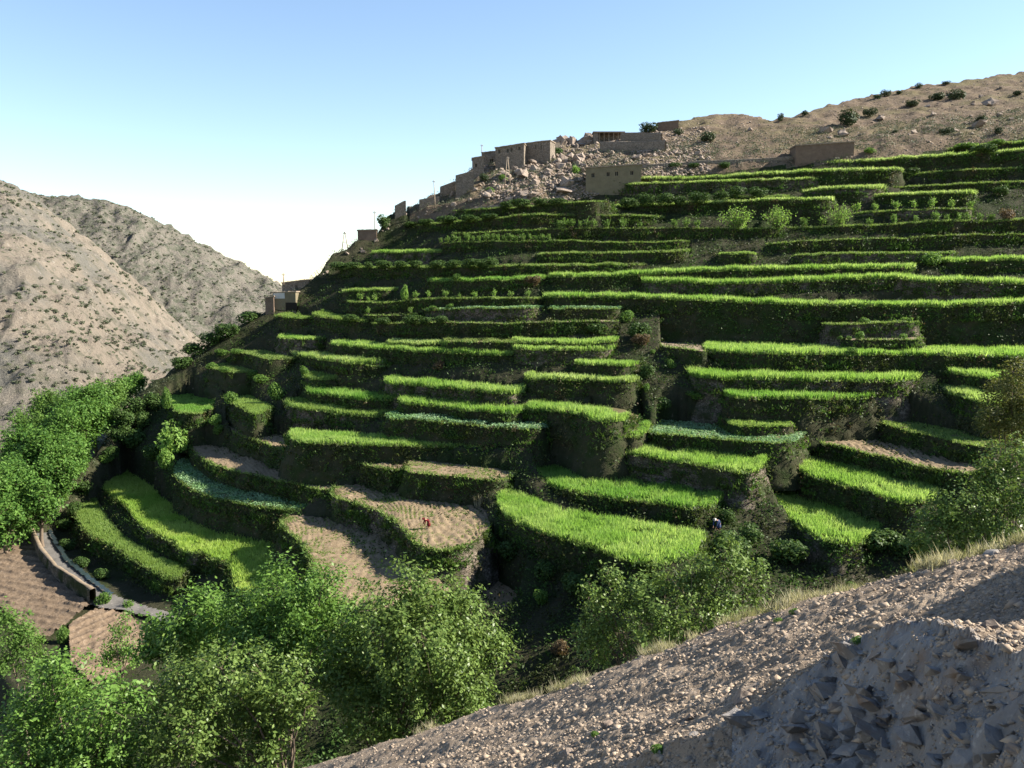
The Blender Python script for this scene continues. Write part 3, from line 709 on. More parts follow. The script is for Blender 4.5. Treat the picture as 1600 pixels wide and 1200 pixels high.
# ------------------------------------------------------------------ build the terraces
CROPMAT = dict(wheat='wheat', wheat_yellow='wheat_yellow', grass='grass', leafy='leafy', sparse='sparse', soilrows='sparse', weedy='weed_lit', path='weed_lit')
tri_count = 0
for ip, p in enumerate(plots):
    fr, bk, kind, H0, ch = p['front'], p['back'], p['kind'], p['H'], p['ch']
    H = H0 + 2.5
    n = len(fr)
    org = fr[n // 2].copy(); org[2] -= H * 0.5
    root = empty('terrace_plot', org, p['label'], 'terrace', 'terraced plots on the hillside')
    seglen = np.r_[0, np.cumsum(np.linalg.norm(np.diff(fr, axis=0), axis=1))]
    length = seglen[-1]
    # ---- soil bed
    fine = kind in ('soil', 'soilrows')
    wmean = np.linalg.norm((bk - fr)[:, :2], axis=1).mean()
    m = max(5, int(wmean / (0.35 if fine else 1.2)))
    T = np.linspace(0, 1, m)[:, None, None]
    G = fr[None] * (1 - T) + bk[None] * T
    sx = np.broadcast_to(seglen[None, :], (m, n))
    G[..., 2] += 0.10 * perlin(G[..., 0] / 2.2, G[..., 1] / 2.2, ip) * np.minimum(T[..., 0] * 6, 1)
    if fine:
        ph = sx + 1.2 * perlin(G[..., 0] / 6, G[..., 1] / 6, ip + 2) + 0.9 * T[..., 0] * wmean
        fur = np.abs(((ph / 1.7) % 1.0) - 0.5) * 2
        G[..., 2] += (0.34 * (1 - fur) ** 2 - 0.05) * np.minimum(T[..., 0] * 8, 1) * (0.55 + 0.5 * perlin(G[..., 0] / 4, G[..., 1] / 4, 5))
        G[..., 2] += 0.10 * fbm(G[..., 0] / 0.6, G[..., 1] / 0.6, 2, ip)
    bm_mat = M['soil'] if fine or kind == 'sparse' else (M['path'] if kind == 'path' else M['soil_dark'])
    link('soil_bed', mesh_arrays('soil_bed', G.reshape(-1, 3) - org, grid_faces(m, n), bm_mat, True), root)
    # ---- retaining wall: round the front and both ends
    nb = 14
    left = bk[0][None] * (1 - np.linspace(0, 1, nb)[:, None]) + fr[0][None] * np.linspace(0, 1, nb)[:, None]
    right = fr[-1][None] * (1 - np.linspace(0, 1, nb)[:, None]) + bk[-1][None] * np.linspace(0, 1, nb)[:, None]
    path = np.concatenate([left[:-1], fr, right[1:]])
    t = np.gradient(path[:, :2], axis=0)
    nr = np.stack([t[:, 1], -t[:, 0]], 1); nr /= np.linalg.norm(nr, axis=1, keepdims=True) + 1e-9
    kk = 13
    D = np.linspace(0, 1, kk)[:, None]
    W = np.repeat(path[None], kk, 0)
    bulge = 0.48 * fbm(W[..., 0] / 1.5 + W[..., 1] / 2.0, (path[None, :, 2] - D * H) / 1.1, 3, ip) * np.minimum(D * 5, 1)
    outw = (0.32 * H * D ** 1.15 + bulge)
    W[..., 0] += nr[None, :, 0] * outw; W[..., 1] += nr[None, :, 1] * outw
    W[..., 2] -= D * H + np.where(D > 0, 0.0, 0.02)
    stone = (ip * 7) % 5 == 0
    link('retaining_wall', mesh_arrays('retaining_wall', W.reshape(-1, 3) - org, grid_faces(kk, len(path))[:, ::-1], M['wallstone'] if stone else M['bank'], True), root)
    # ---- crop
    if ch > 0:
        dist = fr[:, 1].mean()
        dens = {'wheat': 24, 'wheat_yellow': 26, 'grass': 24, 'leafy': 12, 'sparse': 9, 'soilrows': 8, 'weedy': 22, 'path': 4}[kind] * (1.15 if dist < 120 else 0.9)
        depth = wmean - 0.9 if p['traced'] else 4.5
        frac = min(1.0, depth / wmean)
        num = int(dens * length * depth)
        s = RNG.uniform(0, 1, num); tq = RNG.uniform(0, 1, num) * frac
        if not p['traced']:
            tq = tq ** 1.25 if frac < 1 else tq
        idx = np.clip(np.searchsorted(seglen, s * length) - 1, 0, n - 2)
        a = (s * length - seglen[idx]) / np.maximum(seglen[idx + 1] - seglen[idx], 1e-6)
        fp = fr[idx] * (1 - a[:, None]) + fr[idx + 1] * a[:, None]
        bp = bk[idx] * (1 - a[:, None]) + bk[idx + 1] * a[:, None]
        B = fp * (1 - tq[:, None]) + bp * tq[:, None]
        B[:, 2] -= 0.04
        hmul = 0.88 + 0.22 * perlin(B[:, 0] / 3.0, B[:, 1] / 3.0, 9) + 0.10 * perlin(B[:, 0] / 0.9, B[:, 1] / 0.9, 4)
        hmul *= np.where(perlin(B[:, 0] / 2.3, B[:, 1] / 2.3, 77) < -.45, .45, 1.0)
        hmul *= 0.7 + 0.3 * sstep(0, 0.8, np.minimum(s, 1 - s) * length)
        B[:, :2] += RNG.normal(scale=0.08, size=(num, 2))
        if kind in ('leafy',):
            C = B.copy(); C = np.repeat(C, 4, 0); C += RNG.normal(scale=(0.16, 0.16, 0.0), size=C.shape)
            C[:, 2] += RNG.uniform(0.1, 1.0, len(C)) * ch * np.repeat(hmul, 4)
            N = RNG.normal(size=C.shape) * 0.6 + np.array([0, 0, 1.0])
            Vc, Fc = leaf_quads(C, N, RNG.uniform(0.10, 0.18, len(C)), 0.7)
        elif kind in ('weedy', 'path'):
            cl = perlin(B[:, 0] / 1.6, B[:, 1] / 1.6, 31)
            keep = cl > (-0.45 if kind == 'weedy' else -.1)
            Bk = B[keep]
            Vc, Fc = blades(Bk, ch * hmul[keep] * (0.5 + 0.7 * RNG.uniform(0, 1, len(Bk))), 0.07, 0.45)
        elif kind in ('soilrows', 'sparse'):
            cl = perlin(B[:, 0] / 3.5, B[:, 1] / 3.5, 41)
            Bk = B[cl > -0.1]
            Vc, Fc = blades(Bk, np.full(len(Bk), max(ch, 0.12)) * 1.4, 0.06, 0.6, nb=4)
        else:
            if 'with a gap' in p['label']:
                gp = np.abs(s - 0.83 - 0.012 * np.sin(tq * 9)) * length > 0.25
                B = B[gp]; hmul = hmul[gp]
            Vc, Fc = blades(B, ch * hmul * RNG.uniform(.72, 1.15, len(B)), 0.075 if dist < 120 else 0.095, 0.30)
        if len(Fc):
            o = link('crop', mesh_arrays('crop', Vc - org, Fc, M[('wheat_pale' if fr[:, 2].mean() > 8 else ('wheat', 'wheat_deep', 'wheat', 'wheat_pale', 'wheat')[(ip * 3) % 5]) if kind == 'wheat' else CROPMAT[kind]]), root, kind='stuff')
            tri_count += len(Fc)
    # ---- weeds and bushes hanging on the bank
    area = length * H0
    nclump = int(area * 3.0)
    s = RNG.uniform(0, 1, nclump); q = RNG.uniform(-0.02, 0.95, nclump) ** 1.15 if False else RNG.uniform(0, 0.95, nclump) * (H0 + .8) / H
    ii = np.clip((s * len(path)).astype(int), 0, len(path) - 1)
    jj = np.clip((q * (kk - 1)).astype(int), 0, kk - 1)
    Cc = W[jj, ii] + RNG.normal(scale=0.15, size=(nclump, 3))
    cl = fbm(Cc[:, 0] / 4.0 + Cc[:, 1] / 4.0, Cc[:, 2] / 2.5, 2, ip + 50) + 0.35 * (1 - q)
    keep = cl > (0.15 if stone else -0.35)
    Cc = Cc[keep]; nn = np.concatenate([nr[ii[keep]], np.full((keep.sum(), 1), 0.55)], 1)
    if len(Cc):
        per = 9
        C = np.repeat(Cc, per, 0); Nn = np.repeat(nn, per, 0)
        rad = np.repeat(RNG.uniform(0.12, 0.42, len(Cc)) * (1 + .9 * (RNG.uniform(0, 1, len(Cc)) < .15)), per)[:, None]
        C = C + RNG.normal(size=C.shape) * rad * np.array([1, 1, 0.7]) + Nn * 0.22
        N = Nn + RNG.normal(size=C.shape) * 0.8
        Vc, Fc = leaf_quads(C, N, RNG.uniform(0.09, 0.22, len(C)), 0.5)
        # rounded bushes growing out of the bank, in runs
        nbush = int(area * 0.10)
        sb = RNG.uniform(0, 1, nbush); qb = RNG.uniform(0, .75, nbush) ** 1.5 * H0 / H
        ib = np.clip((sb * len(path)).astype(int), 0, len(path) - 1); jb = np.clip((qb * (kk - 1)).astype(int), 0, kk - 1)
        Cb = W[jb, ib]; Cb = Cb[fbm(Cb[:, 0] / 5, Cb[:, 1] / 5, 2, ip + 7) > -.25]
        if len(Cb):
            pb = 46
            rb = RNG.uniform(.30, .95, len(Cb))
            dd = RNG.normal(size=(len(Cb) * pb, 3)); dd /= np.linalg.norm(dd, axis=1, keepdims=True)
            C2 = np.repeat(Cb, pb, 0) + dd * np.repeat(rb, pb)[:, None] * RNG.uniform(.6, 1.1, (len(dd), 1)) * np.array([1.1, 1.1, .8])
            V2, F2 = leaf_quads(C2, dd + RNG.normal(size=dd.shape) * .5 + np.array([0, 0, .4]), RNG.uniform(.09, .20, len(C2)), .55)
            Fc = np.concatenate([Fc, F2 + len(Vc)]); Vc = np.concatenate([Vc, V2])
        # grass fringe over the lip, its lighter colour standing in for sunlit specks
        nf_ = int(length * 8)
        sf = RNG.uniform(0, 1, nf_); i2 = np.clip((sf * (n - 1)).astype(int), 0, n - 1)
        Bf = fr[i2] + RNG.normal(scale=(0.25, 0.25, 0.03), size=(nf_, 3))
        Vf, Ff = blades(Bf, RNG.uniform(0.15, 0.45, nf_), 0.07, 0.6)
        ng = int(length * 26)
        sg_ = RNG.uniform(0, 1, ng); i3 = np.clip((sg_ * len(path)).astype(int), 0, len(path) - 1)
        dq = RNG.uniform(0, 1, ng) ** 1.6 * min(1.0, 2.2 / H) ; j3 = np.clip((dq * (kk - 1)).round().astype(int), 0, kk - 1)
        fr3 = dq * (kk - 1) - j3
        Bg = W[j3, i3] + RNG.normal(scale=(.12, .12, .0), size=(ng, 3)); Bg[:, 2] -= fr3 * H / (kk - 1)
        gm = fbm(Bg[:, 0] / 3.2, Bg[:, 1] / 3.2, 2, ip + 11) > -.30
        Bg = Bg[gm]; og = nr[i3[gm]]
        Vg3, Fg3 = blades(Bg, RNG.uniform(.25, .65, len(Bg)), .075, .35)
        Vg3 = Vg3.reshape(-1, 3, 3); Vg3[:, 2, :2] += np.repeat(og, 3, 0) * RNG.uniform(.1, .5, (len(Vg3), 1)); Vg3[:, 2, 2] -= RNG.uniform(0, .35, len(Vg3)); Vg3 = Vg3.reshape(-1, 3)
        ne = int(length * 14); ie = np.clip((RNG.uniform(0, 1, ne) * len(path)).astype(int), 0, len(path) - 1)
        lev = .42 * H0 / H + .10 * perlin(ie / 9.0, np.full(ne, 2.2), ip + 21) + RNG.normal(scale=.03, size=ne)
        Be = W[np.clip((lev * (kk - 1)).astype(int), 1, kk - 1), ie] + RNG.normal(scale=(.18, .18, .12), size=(ne, 3))
        Be[:, :2] += nr[ie] * .25
        Be = Be[perlin(ie / 14.0, np.full(ne, 4.4), ip + 33) > -.05]
        Ve, Fe = blades(Be, RNG.uniform(.25, .6, len(Be)), .075, .45)
        Fg3 = np.concatenate([Fg3, Fe + len(Vg3)]); Vg3 = np.concatenate([Vg3, Ve])
        Vf = np.concatenate([Vf, Vg3]); nf1 = len(Ff); Ff = np.concatenate([Ff, Fg3 + 3 * nf1])
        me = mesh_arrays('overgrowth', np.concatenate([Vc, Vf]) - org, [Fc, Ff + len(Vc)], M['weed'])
        me.materials.append(M['weed_lit']); me.materials.append(M['bank_green']); me.materials.append(M['bank_brown']); me.materials.append(M['bank_olive'])
        mi = np.zeros(len(Fc) + len(Ff), np.int32); mi[len(Fc):] = 1; mi[len(Fc) + nf1:] = 2
        mi[:len(Fc)][RNG.uniform(0, 1, len(Fc)) < 0.10] = 2
        cen = Vc.reshape(-1, 4, 3).mean(1) if len(Vc) else np.zeros((0, 3))
        pn = fbm(cen[:, 0] / 3.0 + 7, cen[:, 1] / 3.0, 3, 301) ; po = fbm(cen[:, 0] / 2.4, cen[:, 1] / 2.4 + 5, 3, 302)
        mi[:len(Fc)][pn > .42] = 3
        mi[:len(Fc)][po > .38] = 4
        me.polygons.foreach_set('material_index', mi)
        link('overgrowth', me, root, kind='stuff')
        tri_count += 2 * len(Fc) + len(Ff)
print('terrace tris', tri_count)

# ------------------------------------------------------------------ foliage builders
LIP_UV = np.concatenate([np.stack([p['front'][:, 0] / p['front'][:, 1], p['front'][:, 2] / p['front'][:, 1]], 1) for p in plots])

def place(px, py, back=0.7, reach=14.0):
    """a point on the ground seen at a photo pixel: on the nearest terrace if one is there, else on the terrain."""
    u, v = ray(px, py)
    d = np.abs(LIP_UV[:, 0] - u) * F * 1.0 + np.abs(LIP_UV[:, 1] - v) * F
    i = int(np.argmin(d))
    if d[i] < reach:
        Y = LIPS[i, 1] + back
        return np.array([u * Y, Y, LIPS[i, 2] - 0.05])
    h = hit(px, py)
    if h is None:
        Y = float(ymod(u, v)); h = np.array([u * Y, Y, v * Y])
    h[2] = float(land(h[0], h[1])[0]) - 0.05
    return h

def leafball(name, mat, n, leaf, lobes=5, squash=0.9, seed=0, up=0.5, core=True, stems=0, stem_mat=None):
    """a shrub about 1 unit in radius standing on z = 0."""
    rg = np.random.default_rng(seed)
    cs = []
    for k in range(lobes):
        a = rg.uniform(0, 2 * math.pi); r = rg.uniform(0.15, 0.6)
        cs.append((r * math.cos(a), r * math.sin(a), rg.uniform(0.35, 1.0) * squash, rg.uniform(0.32, 0.55)))
    cs.append((0, 0, 0.55 * squash, 0.62))
    C = []; N = []
    w = np.array([c[3] ** 2 for c in cs]); w /= w.sum()
    for c, f in zip(cs, w):
        m = int(n * f) + 4
        d = rg.normal(size=(m, 3)); d /= np.linalg.norm(d, axis=1, keepdims=True)
        rr = c[3] * rg.uniform(0.55, 1.08, m) ** 0.5
        pnt = np.array(c[:3]) + d * rr[:, None] * np.array([1, 1, squash])
        pnt[:, 2] = np.maximum(pnt[:, 2], 0.03)
        C.append(pnt); N.append(d * 0.8 + rg.normal(size=(m, 3)) * 0.55 + np.array([0, 0, up]))
    C = np.concatenate(C); N = np.concatenate(N)
    V, Fq = leaf_quads(C, N, rg.uniform(0.7, 1.3, len(C)) * leaf, 0.6, rg)
    fl = [Fq]; nleaf = len(Fq)
    if stems:
        mb = MB()
        for k in range(stems):
            a = rg.uniform(0, 6.28); b = rg.uniform(0.1, 0.45)
            mb.tube((0.08 * math.cos(a), 0.08 * math.sin(a), -0.2), (b * math.cos(a), b * math.sin(a), rg.uniform(.7, 1.1) * squash), 0.035, 0.012, 5, False)
        V = np.concatenate([V, np.array(mb.v)]); fl.append(np.array(mb.f) + 4 * nleaf)
    me = mesh_arrays(name, V, fl, mat)
    if stems:
        me.materials.append(stem_mat or M['bark'])
        mi = np.zeros(sum(len(f) for f in fl), np.int32); mi[nleaf:] = 1
        me.polygons.foreach_set('material_index', mi)
    return me

def sapling_mesh(name, mat, n, leaf, seed, spread=0.42, trunk=0.35, shoots=12):
    """a young pollarded tree, height 1, upright shoots on a short trunk."""
    rg = np.random.default_rng(seed)
    mb = MB(); C = []; N = []
    mb.tube((0, 0, -0.1), (0.02, 0, trunk), 0.035, 0.028, 6, False)
    for k in range(shoots):
        a = rg.uniform(0, 6.28); r = rg.uniform(0.05, spread); tip = np.array([r * math.cos(a), r * math.sin(a), rg.uniform(0.62, 1.0) * (1 - .25 * (r / spread) ** 2)])
        b = np.array([0.02, 0, trunk])
        mb.tube(b, tip, 0.018, 0.006, 4, False)
        m = n // shoots
        t = rg.uniform(0.15, 1.03, m)
        p = b + (tip - b) * t[:, None] + rg.normal(size=(m, 3)) * 0.075
        C.append(p); N.append(rg.normal(size=(m, 3)) + np.array([0, 0, .3]))
    C = np.concatenate(C); N = np.concatenate(N)
    V, Fq = leaf_quads(C, N, rg.uniform(0.7, 1.3, len(C)) * leaf, 0.55, rg)
    V = np.concatenate([V, np.array(mb.v)])
    me = mesh_arrays(name, V, [Fq, np.array(mb.f) + 4 * len(C)], mat)
    me.materials.append(M['bark'])
    mi = np.zeros(len(Fq) + len(mb.f), np.int32); mi[len(Fq):] = 1
    me.polygons.foreach_set('material_index', mi)
    return me

SHRUB = {k: [leafball('shrub', M[m], 900, lf, 6, 0.85, 100 + i * 7 + j) for j in range(3)]
         for i, (k, m, lf) in enumerate([('dark', 'bush_dark', .085), ('green', 'bush_green', .085), ('bright', 'bush_bright', .085), ('brown', 'bush_brown', .085), ('juniper', 'juniper_dark', .085)])}
WILLOW = [sapling_mesh('willow', M['bush_bright'], 1500, 0.040, 80 + j, 0.95, 0.03, 34) for j in range(3)]
SAPL = [sapling_mesh('sapling', M['bush_bright'], 260, 0.060, 40 + j) for j in range(4)]
SAPG = [sapling_mesh('sapling', M['bush_green'], 300, 0.062, 60 + j, 0.45, 0.25) for j in range(3)]

def put(name, me, px, py, wpx, hpx, label, cat, group=None, back=0.7, native=(2.0, 1.45), p=None):
    """stand a unit plant mesh on the ground at a photo pixel, wpx wide and hpx high there."""
    q = place(px, py, back) if p is None else p
    s = q[1] / F
    o = link(name, me, None, tuple(q), label, cat, group)
    o.rotation_euler[2] = random.uniform(0, 6.28)
    sx = wpx * s / native[0]; sz = hpx * s / native[1]
    o.scale = (sx, sx, sz)
    return o

# ---- rows of saplings
def sap_row(items, label, group, meshes, cat='sapling'):
    for k, (x, y, h) in enumerate(items):
        put('sapling', meshes[k % len(meshes)], x, y, h * 0.85, h * 1.12, label, cat, group, 0.5, (0.85, 1.0))
sap_row([(563, 470, 15), (575, 471, 10), (586, 471, 13), (649, 466, 15), (670, 466, 14), (695, 466, 14), (718, 466, 8), (742, 466, 13), (772, 466, 15), (797, 466, 13), (825, 466, 13)],
        'young sapling in the spaced row on the left middle terrace', 'row of young saplings on the left middle terrace', SAPL)
sap_row([(x, 378, h) for x, h in zip((690, 699, 709, 719, 731, 739, 748, 759, 769, 778, 788, 797, 807, 817, 828, 838, 848, 858), (11, 12, 13, 10, 14, 11, 12, 14, 12, 13, 11, 14, 12, 13, 12, 11, 13, 12))],
        'small round sapling in the close row on the terrace edge left of the hill middle', 'close row of small round saplings', SAPG)
sap_row([(872, 358, 15), (882, 358, 17), (893, 358, 16), (905, 358, 14), (918, 358, 15), (928, 358, 15), (950, 357, 15), (973, 357, 17), (1000, 357, 11), (1055, 357, 16), (1072, 357, 16), (1090, 357, 14)],
        'pale sapling on the bare edged terrace left of the bright willows', 'pale saplings left of the bright willows', SAPG)
sap_row([(1286, 351, 17), (1340, 332, 18), (1368, 331, 15), (1400, 330, 18), (1428, 329, 17), (1456, 329, 19), (1487, 327, 15), (1516, 326, 15)],
        'round topped sapling in the upper row at the right', 'upper row of round saplings at the right', SAPL)
sap_row([(1257, 355, 18), (1358, 353, 13), (1397, 352, 17), (1430, 350, 14), (1462, 347, 17), (1480, 346, 12), (1497, 346, 15), (1512, 346, 13), (1530, 346, 15), (1548, 346, 15)],
        'green sapling in the lower row at the right', 'lower row of saplings at the right', SAPG)
sap_row([(1060, 500, 10), (1082, 500, 12), (1095, 502, 10), (1108, 500, 8), (1157, 493, 10), (1262, 500, 8), (1279, 500, 8), (1412, 503, 10), (1424, 503, 9), (1434, 502, 10), (1450, 503, 8)],
        'tiny pale shoot in the shade below the lowest long tall barley', 'tiny shoots in the shade below the tall barley', SAPL, 'shoot')
sap_row([(575, 491, 13), (642, 492, 13), (467, 492, 10), (504, 490, 9), (550, 494, 10), (558, 497, 9)],
        'lone sapling on the bare soil ledge by the lowest village house', 'lone saplings near the lowest village house', SAPL)
# stakes with pale shoots
for k in range(11):
    x = 559 + k * 4.3
    q = place(x, 571 - (k % 2), 0.5)
    r = empty('staked_plant', tuple(q), 'pale shoot tied to a short stake in the staked bed', 'plant', 'staked shoots')
    mb = MB(); mb.tube((0, 0, -.2), (0.03 * (k % 3 - 1), 0, 1.05), .05, .04, 5)
    link('stake', mb.mesh('stake', M['wood']), r)
    lf = SAPL[k % 4]; o = link('foliage', lf, r, (0, 0.1, 0)); o.scale = (.9, .9, 1.25 + .2 * (k % 3))

